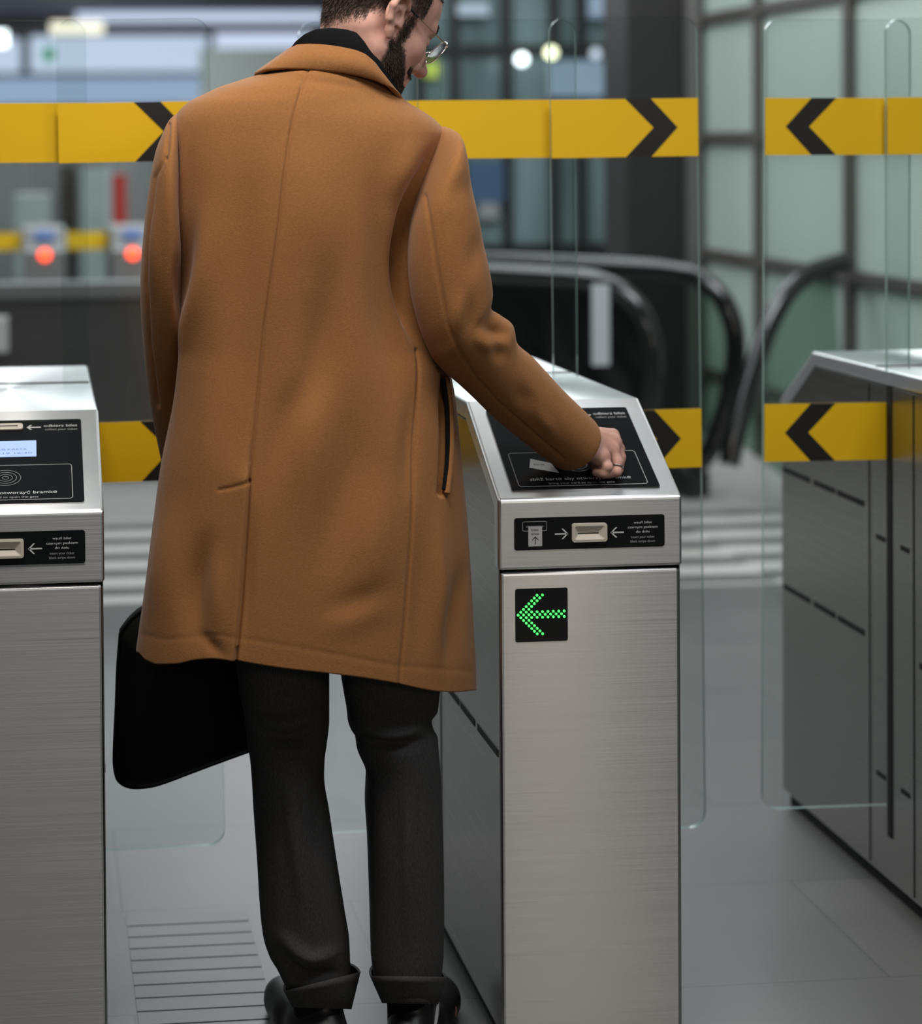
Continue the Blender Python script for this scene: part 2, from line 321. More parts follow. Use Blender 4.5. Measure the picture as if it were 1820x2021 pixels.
tag(slab('ceiling_light', -60, 62, 14, 90, 26, M['lamp_white']), 'white round light at the left edge above the yellow band', 'light')
tag(slab('green_sign', 85, 92, 108, 122, 29.84, M['lit_green']), 'small green lit sign left of the broad lit window', 'sign')
o = slab('bulkhead', 395, 96, 640, 571, 20, mat('olive_panel', (.26, .30, .28), .6)); tag(o, 'grey green partition panel behind the shoulder of the coat', 'partition')
# small round lamps in the teal facade
def lamp(u, v, Y, r, m, lab, cat='lamp', group=None):
    c = aty(u, v, Y); e = empty('wall_lamp', (c[0], Y, c[2])); tag(e, lab, cat, group)
    bm = bmesh.new(); bmesh.ops.create_uvsphere(bm, u_segments=20, v_segments=12, radius=r); from_bm('lamp_globe', bm, m, e, True)
    bm = bmesh.new(); add_box(bm, -.012, .012, r*.8, r+.12, -.012, .012); from_bm('bracket', bm, M['pillar'], e); return e
lamp(1030, 117, 14.6, .045, M['lamp_white'], 'white round lamp, leftmost of the three above the yellow band', group='round lamps on the teal facade')
lamp(1088, 104, 14.6, .045, M['lamp_warm'], 'yellowish round lamp between two white ones', group='round lamps on the teal facade')
lamp(1176, 106, 14.6, .04, M['lit_white'], 'dim white round lamp, nearest the dark pillar', group='round lamps on the teal facade')
for lab, r, m in (('pale blue lit shopfront pane under the lamps', (1085, 120, 1225, 190), 'lit_blue'), ('blue lit pane high beside the pillar', (1165, -30, 1222, 34), 'lit_blue'), ('white lit pane near the face of the man', (905, 6, 965, 30), 'lit_white')):
    tag(slab('shop_pane', *r, 14.85, mat('pane_'+lab[:5], (.15, .2, .25), .4, emit=(.30, .40, .52) if m == 'lit_blue' else (.5, .62, .7), estr=.55)), lab, 'window', 'lit panes in the teal facade')
tag(slab('lime_sign', 838, 122, 866, 152, 14.93, M['lit_lime']), 'small lime lit sign beside the nose', 'sign')
tag(slab('blue_banner', 925, 320, 1000, 400, 14.93, mat('banner_blue', (.06, .12, .22), .6)), 'dark blue banner right of the coat sleeve', 'banner')
tag(slab('white_notice', 945, 400, 985, 432, 14.93, mat('notice', (.32, .33, .34), .6)), 'pale notice below the dark blue banner', 'notice')

# low stone barrier across the hall, left of the escalators
wb = empty('low_barrier', (.4, 8.55, 0)); tag(wb, 'low dark stone barrier with grey cap behind the left gate', 'barrier')
box('panel', -4.4, 1.62, -.0, .12, 0, .82, M['dark_wall'], wb); box('cap', -4.42, 1.64, -.03, .15, .82, .885, M['cap_grey'], wb); box('plinth', -4.4, 1.62, -.02, .0, 0, .07, M['cap_grey'], wb)
nb = empty('low_barrier', (2.2, 9.3, 0)); tag(nb, 'dark blue grey barrier between the sleeve and the escalators', 'barrier')
box('panel', -.75, .7, 0, .12, 0, .80, mat('navy_stone', (.022, .027, .034), .35), nb); box('cap', -.77, .72, -.02, .14, .80, .84, M['dark_wall'], nb)
# distant gates with red crosses and blue screens
FG = 'distant gates behind the dark barrier'
def far_gate(X, Y, lab):
    e = empty('distant_gate', (X, Y, 0)); tag(e, lab, 'ticket gate', FG)
    bm = bmesh.new(); add_prism(bm, [(-.4, 0), (.4, 0), (.4, .92), (.3, 1.03), (-.3, 1.03), (-.4, .92)], (-.12, 0, 0), (0, 1, 0), (0, 0, 1), (1, 0, 0), .24); from_bm('housing', bm, M['far_steel'], e, bevel=.01)
    c = aty(0, 0, Y); zs = .93; bm = bmesh.new(); add_prism(bm, rrect(-.055, .055, -.028, .028, .008), (0, -.36, 1.0), (1, 0, 0), (0, .67, .74), (0, -.74, .67), .012); from_bm('screen', bm, M['blue_screen'], e)
    bm = bmesh.new(); bmesh.ops.create_cone(bm, cap_ends=True, segments=24, radius1=.032, radius2=.032, depth=.012, matrix=Matrix.Translation((0, -.408, .895)) @ Matrix.Rotation(math.pi/2, 4, 'X')); from_bm('red_signal', bm, M['red_led'], e)
    bm = bmesh.new(); add_box(bm, .125, .355, -.01, .0, .25, 1.6); from_bm('glass_leaf', bm, M['glass'], e)
    bm = bmesh.new(); add_box(bm, .125, .355, -.016, -.01, .90, 1.0); from_bm('yellow_band', bm, M['yellow'], e)
far_gate(.062, 11.0, 'distant gate with red signal, second from the left edge')
far_gate(.547, 11.0, 'distant gate with red signal right beside the coat')
far_gate(-.42, 11.0, 'distant gate cut by the left edge of the picture')
tag(slab('red_column', 222, 345, 250, 440, 13.0, M['red_panel'], .15, None, True), 'upright red panel above the right red signal', 'panel')
tag(slab('dark_column', 118, 326, 152, 470, 14.0, mat('brown_column', (.05, .04, .033), .6), .3, None, True), 'dark brown column between the two red signals', 'column')
tag(slab('white_kiosk', 28, 385, 100, 440, 13.6, mat('kiosk_white', (.36, .42, .42), .5), .5, None, True), 'pale kiosk above the left red signal', 'kiosk')
tag(slab('white_kiosk', 158, 335, 222, 395, 13.8, mat('kiosk_pale', (.38, .46, .45), .5), .5, None, True), 'pale kiosk left of the upright red panel', 'kiosk')
tag(slab('round_bin_top', -30, 628, 16, 695, 8.35, mat('bin_grey', (.45, .45, .44), .5), .1), 'pale rounded sign on the dark barrier at the left edge', 'sign')
tag(slab('backdrop_wall', -500, 300, 930, 620, 17.0, mat('grey_far', (.22, .23, .23), .6, noise=((1.2, 1.2, 1.2), .5, 3)), .2, None, True), 'dim grey partition wall beyond the distant gates', 'partition')

# ------------------------------------------------------------------ escalators
def escalator(name, lab, o1, o2, d, prof, L, glassm, plate=False):
    """two handrails whose newel ends stand at o1 and o2, running along unit direction d"""
    e = empty(name, (0, 0, 0)); tag(e, lab, 'escalator'); d = np.array([d[0], d[1], 0.]); n = np.array([-d[1], d[0], 0])
    for o, gm in zip((o1, o2), glassm):
        if o is None: continue
        o = np.array([o[0], o[1], 0.]); P = [o-d*s+np.array([0, 0, z]) for s, z in prof]
        tube('handrail', smooth_path(P, 70), .041, M['rubber'], e, 12, flat=(1, 1.0))
        poly = [(-s*.9+.0, z-.03) for s, z in prof[:-1]]; poly = [(p[0]-.02, p[1]) for p in poly]+[(.02, .14), (L, .14)]
        bm = bmesh.new(); add_prism(bm, poly, o-n*.006, d, (0, 0, 1), n, .012); from_bm('balustrade', bm, gm, e)
        bm = bmesh.new(); s0 = -.12 if o1 else .16; bm = bmesh.new(); add_prism(bm, [(s0, 0), (L, 0), (L, .16), (s0+.10, .16), (s0, .10)], o-n*.07, d, (0, 0, 1), n, .14); from_bm('skirt', bm, M['black_plastic'], e, bevel=.01)
    if o1 is None: return e
    a = np.array([*o1, 0.]); b = np.array([*o2, 0.])
    V = [a+d*.1, b+d*.1, b+d*L, a+d*L]; bm = bmesh.new(); vs_ = [bm.verts.new(tuple(v+np.array([0, 0, .012]))) for v in V]; f = bm.faces.new(vs_)
    r = bmesh.ops.extrude_face_region(bm, geom=[f]); [setattr(v, 'co', v.co+Vector((0, 0, .02))) for v in r['geom'] if isinstance(v, bmesh.types.BMVert)]
    from_bm('comb_plate', bm, M['far_steel'], e)
    return e
pa = [(-1.05, .945), (-.8, .95), (-.25, .95), (0, .945), (.12, .915), (.22, .84), (.275, .72), (.28, .58), (.24, .40), (.17, .22), (.08, .11)]
gd = glass_mat('smoked_glass', (.16, .19, .18), .8); gp = glass_mat('green_glass', (.62, .70, .66), .8)
ea = escalator('escalator', 'black escalator with curved handrails behind the middle gate', (2.20, 7.42), (2.70, 7.88), (-.62, .785), pa, 1.0, (gd, gp))
box('reflection_strip', 2.12, 2.185, 7.14, 7.155, .64, .95, M['reflection_white'], ea)  # plate added to draw the reflection of lights in the balustrade
pb = [(-.42, .985), (-.36, .98), (-.2, .95), (-.06, .88), (.06, .75), (.17, .56), (.27, .34), (.31, .22)]
eb = escalator('escalator', 'black escalator handrail beside the frosted glass wall at right', None, (2.98, 7.46), (.86, .51), pb, .42, (gp, gp))

# ------------------------------------------------------------------ ticket gates
GY = 3.618
def gate(xc, lab, detail=True):
    g = empty('ticket_gate', (xc, GY, 0)); tag(g, lab, 'ticket gate', 'ticket gates of the front row')
    h = .154; A = (-.559, .915); B = (-.333, 1.046); Bk = (.375, 1.040); Ak = (.559, .912)
    # pedestal body
    hb = h-.003; bm = bmesh.new()
    add_prism(bm, [(-.556, .03), (.556, .03), (.556, .796), (-.556, .796)], (-hb, 0, 0), (0, 1, 0), (0, 0, 1), (1, 0, 0), 2*hb); from_bm('pedestal', bm, M['steel'], g, bevel=.006, seg=3)
    box('plinth', -hb+.012, hb-.012, -.54, .54, 0, .03, M['black_gap'], g)
    # side panels under the hood
    for sx in (-1, 1):
        x0 = sx*(h-.004); bm = bmesh.new()
        add_prism(bm, [(-.552, .035), (.552, .035), (.552, .872), (.368, 1.008), (-.333, 1.012), (-.525, .898), (-.552, .86)], (x0, 0, 0), (0, 1, 0), (0, 0, 1), (sx, 0, 0), .002)
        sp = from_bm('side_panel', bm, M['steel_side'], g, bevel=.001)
        xs = (x0-.003*(sx < 0), x0+.003*(sx > 0))
        for q in (-1, 1):
            for zz in ((.758, .495) if q > 0 else (.495,)):
                for a, b in ((.542, .395), (.375, .265), (.252, .122)): box('vent_slit', *xs, min(q*a, q*b), max(q*a, q*b), zz-.006, zz+.006, M['black_gap'], sp)
            for zz in (.704, .23): box('vent_slit', *xs, *((.027, .066) if q > 0 else (-.079, -.042)), zz-.005, zz+.005, M['black_gap'], sp)
        bm = bmesh.new(); add_box(bm, x0+sx*.0015-.0018, x0+sx*.0015+.0018, .096, .099, .04, 1.005); add_box(bm, x0+sx*.0015-.0018, x0+sx*.0015+.0018, -.099, -.096, .04, 1.005); from_bm('panel_joint', bm, M['black_gap'], sp)
        box('door_slot', x0-.004, x0+.004, -.004, .016, .12, 1.010, M['black_gap'], g)
    # hood: folded steel roof with sloped reader faces front and back
    t = .032; out = [(-.559, .800), A, B, Bk, Ak, (.559, .800)]; inn = [(.53, .80), (.53, .892), (.366, 1.010), (-.333+.01, 1.014), (-.527, .900), (-.527, .80)]
    bm = bmesh.new(); V0 = [bm.verts.new((-h, *p)) for p in out+inn]; V1 = [bm.verts.new((h, *p)) for p in out+inn]; n = 12
    for i in range(n): bm.faces.new((V0[i], V0[(i+1) % n], V1[(i+1) % n], V1[i]))
    for VV in (V0, V1):
        for i in range(5): bm.faces.new((VV[i], VV[i+1], VV[10-i], VV[11-i]))
    from_bm('hood', bm, M['steel_hood'], g, bevel=.005, seg=3)
    box('hood_core', -h+.006, h-.006, -.53, .53, .79, .89, M['black_gap'], g)
    box('roof_joint', -h+.004, h-.004, .070, .074, 1.040, 1.0447, M['black_gap'], g)
    # reader panel on the slope
    sl = np.array([0, B[0]-A[0], B[1]-A[1]]); sl /= np.linalg.norm(sl); nn = np.array([0, -sl[2], sl[1]]); o = np.array([-h+.003, A[0], A[1]])
    bm = bmesh.new(); add_prism(bm, rrect(.0255, .2745, .0225, .2345, .004), o, (1, 0, 0), sl, nn, .0016); rp = from_bm('reader_panel', bm, M['panel'], g)
    k = Ink(o, (1, 0, 0), sl, nn, .0020)
    k.ring(rrect(.038, .2565, .0295, .1165, .006), .0011, M['grey_ink'])
    cx, cyy = .148, .0845
    for r in (.005, .0105, .0165, .0225): k.ring([(cx+1.12*r*math.cos(a), cyy+r*.86*math.sin(a)) for a in np.linspace(0, 2*np.pi, 40, endpoint=False)], .0009, M['ring_ink'])
    k.poly([(.0735, .1005), (.106, .088), (.1135, .0625), (.0665, .0775)], M['white_ink']); k.text('karta', .0755, .0835, .018, .0042, M['dark_ink'], .0002)
    k.text('zbliż kartę aby otworzyć bramkę', .060, .0445, .171, .0066, M['white_ink']); k.text('bring your card to open the gate', .090, .0345, .111, .0046, M['grey_ink'])
    k.text('odbierz bilet', .2115, .2145, .0563, .0062, M['white_ink']); k.text('collect your ticket', .2135, .2055, .0543, .0046, M['grey_ink'])
    k.arrow(.2065, .1825, .2140, .0125, .0024, M['white_ink'])
    k.build('printed_lettering', rp)
    bm = bmesh.new(); add_prism(bm, rrect(.120, .1765, .2065, .2225, .005), o+nn*.0015, (1, 0, 0), sl, nn, .004); sb = from_bm('ticket_exit', bm, M['beige'], g, bevel=.0012)
    bm = bmesh.new(); add_prism(bm, rrect(.126, .168, .2138, .2158, .0008), o+nn*.0056, (1, 0, 0), sl, nn, .0004); from_bm('slot', bm, M['black_gap'], sb)
    bm = bmesh.new(); add_prism(bm, rrect(.0995, .1985, .1375, .1785, .001), o+nn*.0017, (1, 0, 0), sl, nn, .0008); sc = from_bm('display', bm, M['lcd'], g)
    k = Ink(o, (1, 0, 0), sl, nn, .0028); k.text('KOD LUB KARTA', .105, .1535, .078, .0048, M['lcd_ink']); k.text('14-12-19 16:30', .105, .1440, .086, .0044, M['lcd_ink']); k.build('display_text', sc)
    # ticket insert strip on the upright front
    f0 = np.array([-h+.003, -.559, 0.]); ez = (0, -1, 0); ex = (1, 0, 0); ey = (0, 0, 1)
    bm = bmesh.new(); add_prism(bm, rrect(.0235, .2745, .8325, .8855, .0045), f0, ex, ey, ez, .0016); st = from_bm('ticket_panel', bm, M['panel'], g)
    k = Ink(f0, ex, ey, ez, .0020)
    k.ring(rrect(.0365, .0775, .8635, .8795, .003), .0008, M['grey_ink']); k.ring(rrect(.0425, .0715, .8695, .8722, .0012), .0006, M['grey_ink'])
    k.poly([(.0462, .8388), (.0692, .8388), (.0692, .8712), (.0462, .8712)], M['card_grey'], .0002)
    k.text('bilet', .0515, .8640, .0122, .0040, M['dark_ink'], .0004); k.text('ticket', .0510, .8575, .0134, .0040, M['dark_ink'], .0004)
    k.poly([(.0571, .8420), (.0584, .8420), (.0584, .8535), (.0571, .8535)], M['dark_ink'], .0004)
    for q in (-1, 1): k.poly([(.05775, .8552), (.05775+q*.0050, .8500), (.05775+q*.0050, .8482), (.05775, .8533)], M['dark_ink'], .0004)
    k.arrow(.0905, .1130, .8578, .0170, .0024, M['white_ink']); k.arrow(.2060, .1835, .8578, .0170, .0024, M['white_ink'])
    for s, w, z, m in (('wsuń bilet', .0305, .8715, 'white_ink'), ('czarnym paskiem', .0505, .8638, 'white_ink'), ('do dołu', .0225, .8563, 'white_ink'), ('insert your ticket', .0390, .8475, 'grey_ink'), ('black stripe down', .0410, .8405, 'grey_ink')): k.text(s, .2376-w/2, z, w, .0040, M[m])
    k.build('printed_lettering', st)
    # moulded ticket mouth
    bm = bmesh.new(); oo = rrect(.1185, .1770, .8440, .8745, .0045, 5); ii = rrect(.1225, .1730, .8480, .8705, .003, 5); jj = rrect(.1290, .1630, .8560, .8600, .0008, 5)
    L_ = [[bm.verts.new(tuple(f0+np.array([p[0], -zz, p[1]]))) for p in q] for q, zz in ((oo, .0016), (oo, .0060), (ii, .0064), (jj, .0020))]
    for a, b in zip(L_, L_[1:]):
        for i in range(len(a)): bm.faces.new((a[i], a[(i+1) % len(a)], b[(i+1) % len(a)], b[i]))
    bm.faces.new(L_[-1]); mo = from_bm('ticket_mouth', bm, M['beige'], g)
    bm = bmesh.new(); add_prism(bm, rrect(.1285, .1635, .8572, .8588, .0006), f0, ex, ey, ez, .0024); from_bm('slot', bm, M['black_gap'], mo)
    # LED arrow
    f1 = np.array([-h+.003, -.556, 0.]); bm = bmesh.new(); add_prism(bm, rrect(.0253, .1123, .6815, .7690, .0035), f1, ex, ey, ez, .0016); le = from_bm('signal_panel', bm, M['panel'], g)
    pts = [(i, 0) for i in range(0, 17, 2)]+[(i, j) for i in range(1, 18, 2) for j in (-1, 1)]
    for q in range(2, 8): pts += [(q, q), (q, -q), (q+2, q), (q+2, -q)]
    bm = bmesh.new(); p_ = .00452
    for i, j in sorted(set(pts)):
        add_prism(bm, [(.0293+i*p_+.0020*math.cos(a), .7262+j*p_+.0020*math.sin(a)) for a in np.linspace(0, 2*np.pi, 12, endpoint=False)], f1+np.array([0, -.0014, 0]), ex, ey, ez, .0012)
    from_bm('green_arrow', bm, M['led'], le)
    return g
def pane(name, x0, x1, y, z0, z1, parent, corners, stripes=(), tilt=0, chev=None, rad=.03):
    """glass sheet with rounded corners; yellow warning films on its camera side. x0.. are local to the gate"""
    t = .010; bm = bmesh.new(); add_prism(bm, rrect(x0, x1, z0, z1, rad, 8, corners), (0, y, 0), (1, 0, 0), (0, 0, 1), (0, 1, 0), t, 0, 1); p = from_bm(name, bm, [M['glass'], M['edge']], parent)
    for a, b, ch in stripes:
        bm = bmesh.new(); add_prism(bm, [(x0+.0008, a), (x1-.0008, a), (x1-.0008, b), (x0+.0008, b)], (0, y-.0012, 0), (1, 0, 0), (0, 0, 1), (0, 1, 0), .0011)
        if ch:
            e, d = (x1, -1) if ch > 0 else (x0, 1); H = b-a; m_ = (a+b)/2
            bm2 = [(e+d*.094, b), (e+d*.042, m_), (e+d*.094, a), (e+d*.144, a), (e+d*.089, m_), (e+d*.144, b)]
            for part in ((bm2[0], bm2[1], bm2[4], bm2[5]), (bm2[1], bm2[2], bm2[3], bm2[4])): add_prism(bm, list(part), (0, y-.0018, 0), (1, 0, 0), (0, 0, 1), (0, 1, 0), .0006, 1)
        from_bm('warning_stripe', bm, [M['yellow'], M['black_film']], p)
    if tilt:
        p.rotation_euler = (0, tilt, 0); zc = 1.5; xc = (x0+x1)/2
        p.location = (xc-(xc*math.cos(tilt)+zc*math.sin(tilt)), 0, zc-(-xc*math.sin(tilt)+zc*math.cos(tilt)))
    return p
UP = (1.4667, 1.5784); LO = (.8658, .9790)
X1, X2, X3 = -.046, .9030, 1.8235
g1 = gate(X1, 'steel ticket gate at the left edge with a lit blue display'); g2 = gate(X2, 'steel ticket gate with green arrow, under the hand of the man'); g3 = gate(X3, 'steel ticket gate at the right edge, its long side facing us')
for g, xc, l, r in ((g1, X1, -.25, .103), (g2, X2, .735, 1.044), (g3, X3, 1.665, 1.975)):
    pane('fixed_pane', l-xc, r-xc, .0, 1.0405, 1.733, g, (0, 0, 1, 1), ((*UP, 0),))
R_ = math.radians
pane('glass_door', .048-X1, .335-X1, -.022, .170, 1.734, g1, (1, 1, 1, 1), ((*UP, 1), (*LO, 1)), R_(-.65))
pane('glass_door', .508-X2, .785-X2, .018, .170, 1.731, g2, (1, 1, 1, 1), ((*UP, -1), (*LO, -1)))
pane('glass_door', .988-X2, 1.278-X2, -.022, .165, 1.735, g2, (1, 1, 1, 1), ((*UP, 1), (*LO, 1)), R_(-.4))
pane('glass_door', 1.425-X3, 1.722-X3, .018, .180, 1.732, g3, (1, 1, 1, 1), ((*UP, -1), (*LO, -1)), R_(.35))
# ------------------------------------------------------------------ implicit-surface mesher (surface nets on sparse blocks)
def lens_(v): return np.sqrt((v*v).sum(-1))
def capsule(a, b, ra, rb=None, k=.01, sub=False):
    a = np.array(a, float); b = np.array(b, float); rb = ra if rb is None else rb; ab = b-a; L2 = ab@ab+1e-12
    def f(P):
        t = np.clip(((P-a)@ab)/L2, 0, 1); return lens_(P-a-t[:, None]*ab)-(ra+(rb-ra)*t)
    m = max(ra, rb); return dict(f=f, lo=np.minimum(a, b)-m, hi=np.maximum(a, b)+m, k=k, sub=sub)
def ellip(c, r, Rm=None, k=.01, sub=False):
    c = np.array(c, float); r = np.array(r, float); Rm = np.eye(3) if Rm is None else np.asarray(Rm)   # rows of Rm: local axes
    def f(P):
        q = (P-c)@Rm.T; k0 = lens_(q/r); k1 = lens_(q/(r*r))+1e-9; return k0*(k0-1)/k1
    m = r.max(); return dict(f=f, lo=c-m, hi=c+m, k=k, sub=sub)
def rot_prims(prims, Rm, o):
    """prims built in a local frame (columns of Rm are the local axes in the world) moved to o"""
    out = []
    for p in prims:
        fn = p['f']; c = (p['lo']+p['hi'])/2; r = np.linalg.norm(p['hi']-p['lo'])/2; w = Rm@c+o
        out.append(dict(f=(lambda P, fn=fn: fn((P-o)@Rm)), lo=w-r, hi=w+r, k=p['k'], sub=p['sub']))
    return out
def field(prims, P, default=9.0):
    d = np.full(len(P), default)
    for p in prims:
        e = p['f'](P); k = p['k']
        if p['sub']:
            h = np.clip(.5-.5*(e+d)/k, 0, 1); d = d*(1-h)-e*h+k*h*(1-h)
        else:
            h = np.clip(.5+.5*(d-e)/k, 0, 1); d = d*(1-h)+e*h-k*h*(1-h)
    return d
def isosurface(prims, h, B=8, post=None):
    lo = np.min([p['lo'] for p in prims if not p['sub']], 0)-3*h; hi = np.max([p['hi'] for p in prims if not p['sub']], 0)+3*h
    nb = np.ceil((hi-lo)/(B*h)).astype(int); blk = B*h; keys = []; cverts = []
    ev = lambda pr, P: field(pr, P) if post is None else post(P, field(pr, P))
    SB = 4; dims = nb*B+2
    g = np.stack(np.meshgrid(*[np.arange(B+1)]*3, indexing='ij'), -1).reshape(-1, 3)
    Vk, Vp, Ek = [], [], []
    key = lambda c: (c[..., 0].astype(np.int64)*dims[1]+c[..., 1])*dims[2]+c[..., 2]
    for sx in range(0, nb[0], SB):
        for sy_ in range(0, nb[1], SB):
            for sz in range(0, nb[2], SB):
                a = np.array([sx, sy_, sz]); b = np.minimum(a+SB, nb); l = lo+a*blk; u = lo+b*blk
                loc = [p for p in prims if np.all(p['lo']-p['k']-blk < u) and np.all(p['hi']+p['k']+blk > l)]
                if not any(not p['sub'] for p in loc): continue
                bi = np.stack(np.meshgrid(*[np.arange(a[i], b[i]) for i in range(3)], indexing='ij'), -1).reshape(-1, 3)
                d = ev(loc, lo+(bi+.5)*blk); bi = bi[np.abs(d) < blk*1.5]
                if not len(bi): continue
                G = bi[:, None]*B+g[None]; D = ev(loc, (lo+G*h).reshape(-1, 3)).reshape(len(bi), B+1, B+1, B+1); s = D < 0
                # cells
                corners = [(i, j, k) for i in (0, 1) for j in (0, 1) for k in (0, 1)]
                cnt = sum(s[:, i:i+B, j:j+B, k:k+B].astype(np.int8) for i, j, k in corners); act = (cnt > 0) & (cnt < 8); w = np.argwhere(act)
                if not len(w): continue
                cell = bi[w[:, 0]]*B+w[:, 1:]; dv = {c: D[w[:, 0], w[:, 1]+c[0], w[:, 2]+c[1], w[:, 3]+c[2]] for c in corners}
                acc = np.zeros((len(w), 3)); n = np.zeros(len(w))
                for c in corners:
                    for ax in range(3):
                        if c[ax]: continue
                        c2 = list(c); c2[ax] = 1; c2 = tuple(c2); d0, d1 = dv[c], dv[c2]; cr_ = (d0 < 0) != (d1 < 0); t = np.where(cr_, d0/(d0-d1+1e-20), 0)
                        p = np.tile(np.array(c, float), (len(w), 1)); p[:, ax] += t; acc += p*cr_[:, None]; n += cr_
                Vk.append(key(cell)); Vp.append(lo+(cell+acc/n[:, None])*h)
                for ax in range(3):
                    s0 = s[:, :B, :B, :B]; s1 = s[:, 1 if ax == 0 else 0:B+(ax == 0), (ax == 1)*1:B+(ax == 1), (ax == 2)*1:B+(ax == 2)]
                    e = np.argwhere(s0 != s1)
                    if len(e): Ek.append((bi[e[:, 0]]*B+e[:, 1:], np.full(len(e), ax), s0[tuple(e.T)]))
    Vk = np.concatenate(Vk); Vp = np.concatenate(Vp); Vk, i0 = np.unique(Vk, return_index=True); Vp = Vp[i0]; Q = []
    for c, ax, ins in Ek:
        ax = ax[0]; o1, o2 = [(1, 2), (2, 0), (0, 1)][ax]; e1 = np.zeros(3, int); e1[o1] = 1; e2 = np.zeros(3, int); e2[o2] = 1
        kk = np.stack([key(c-e1-e2), key(c-e2), key(c), key(c-e1)], 1); ii = np.clip(np.searchsorted(Vk, kk), 0, len(Vk)-1); ok = (Vk[ii] == kk).all(1)
        q = ii[ok]; f = ~ins[ok]; q[f] = q[f][:, ::-1]; Q.append(q)
    Q = np.concatenate(Q)
    return Vp, Q
def polish(V, prims, h, it=2, post=None):
    """Newton steps onto the true surface, prims evaluated in local boxes"""
    V = V.copy(); cells = np.floor(V/.08).astype(int); u, inv = np.unique(cells, axis=0, return_inverse=True); inv = inv.ravel(); order = np.argsort(inv); b = np.searchsorted(inv[order], np.arange(len(u)+1))
    for q in range(len(u)):
        ix = order[b[q]:b[q+1]]; P = V[ix]; l, hh = P.min(0)-.03, P.max(0)+.03; loc = [p for p in prims if np.all(p['lo']-p['k'] < hh) and np.all(p['hi']+p['k'] > l)]
        fn = (lambda X: field(loc, X)) if post is None else (lambda X: post(X, field(loc, X)))
        for _ in range(it):
            e = h*.3; f = fn(P); G = np.stack([fn(P+e*np.eye(3)[i])-fn(P-e*np.eye(3)[i]) for i in range(3)], 1)/(2*e); G2 = (G*G).sum(1)+1e-6
            P = P-np.clip(f/G2, -h*1.2, h*1.2)[:, None]*G
        V[ix] = P
    return V

# ------------------------------------------------------------------ the man
MAN = empty('person', (.53, 3.08, 0)); tag(MAN, 'man in camel overcoat and glasses holding a card to the gate reader', 'person')
def part(o, parent):
    o.parent = parent; o.matrix_parent_inverse = Matrix.Translation(-Vector((.53, 3.08, 0))) if parent is MAN else Matrix.Identity(4); return o
Yc = 3.08
# --- head frame: turned right, looking down
ah, ph, rh = math.radians(68), math.radians(29), math.radians(0)
fwd = np.array([math.sin(ah)*math.cos(ph), math.cos(ah)*math.cos(ph), -math.sin(ph)]); rgt = np.array([math.cos(ah), -math.sin(ah), 0]); upv = np.cross(rgt, fwd)
HR = np.stack([rgt, fwd, upv], 1)
EAR = aty(778, 32, 3.010); HO = EAR-HR@np.array([.074, -.008, .0])
head = [
    ellip((0, -.012, .052), (.076, .098, .086), k=.02), ellip((0, .035, .045), (.067, .062, .070), k=.03),       # cranium, forehead
    ellip((0, .040, -.022), (.058, .056, .072), k=.03), ellip((0, .028, -.062), (.056, .055, .042), k=.025),       # mid face, jaw
    ellip((0, .062, -.093), (.026, .024, .022), k=.022), capsule((.052, .000, -.050), (.022, .065, -.094), .017, .016, k=.02), capsule((-.052, .000, -.050), (-.022, .065, -.094), .017, .016, k=.02),
    ellip((.040, .058, -.018), (.022, .026, .022), k=.02), ellip((-.040, .058, -.018), (.022, .026, .022), k=.02),   # cheekbones
    capsule((.012, .093, .030), (.043, .078, .029), .010, .009, k=.014), capsule((-.012, .093, .030), (-.043, .078, .029), .010, .009, k=.014),  # brow
    ellip((.033, .092, .008), (.016, .013, .011), k=.012, sub=True), ellip((-.033, .092, .008), (.016, .013, .011), k=.012, sub=True),           # sockets
    ellip((.032, .080, .008), (.013, .012, .012), k=.004), ellip((-.032, .080, .008), (.013, .012, .012), k=.004),   # eyes under lids
    capsule((0, .096, .016), (0, .117, -.024), .0075, .0105, k=.010), capsule((.011, .100, -.031), (-.011, .100, -.031), .009, k=.008), ellip((0, .119, -.027), (.011, .0105, .0100), k=.006),  # nose
    ellip((.0075, .107, -.040), (.0045, .006, .004), k=.003, sub=True), ellip((-.0075, .107, -.040), (.0045, .006, .004), k=.003, sub=True),
    capsule((-.018, .088, -.058), (.018, .088, -.058), .0075, k=.008), capsule((-.016, .087, -.069), (.016, .087, -.069), .0080, k=.008), capsule((-.022, .099, -.0633), (.022, .099, -.0633), .0016, k=.003, sub=True),
]
def ear(s):
    x = .074*s; T = [(x+.002*s, .008, .022), (x+.012*s, -.006, .034), (x+.017*s, -.022, .028), (x+.018*s, -.027, .008), (x+.013*s, -.020, -.012), (x+.006*s, -.008, -.026)]
    pr = [capsule(a, b, .0052, .0052, k=.005) for a, b in zip(T, T[1:])]
    pr = [ellip((x+.005*s, -.012, .006), (.006, .017, .026), k=.006)]+pr
    pr += [capsule((x+.006*s, -.008, -.026), (x+.005*s, -.004, -.033), .0068, .0062, k=.007), capsule((x+.009*s, -.014, .020), (x+.010*s, -.018, -.004), .0042, k=.004), capsule((x+.001*s, .006, .000), (x+.002*s, .006, -.010), .0055, k=.005)]
    pr += [ellip((x+.011*s, -.005, .000), (.0075, .0065, .010), k=.004, sub=True), ellip((x+.012*s, -.012, .021), (.004, .0055, .007), k=.003, sub=True)]
    return pr
head += ear(1)+ear(-1)
headW = rot_prims(head, HR, HO)
def Hp(*p): return HO+HR@np.array(p, float)
nb_, nt_ = aty(682, 190, 3.09), Hp(0, -.022, -.02)
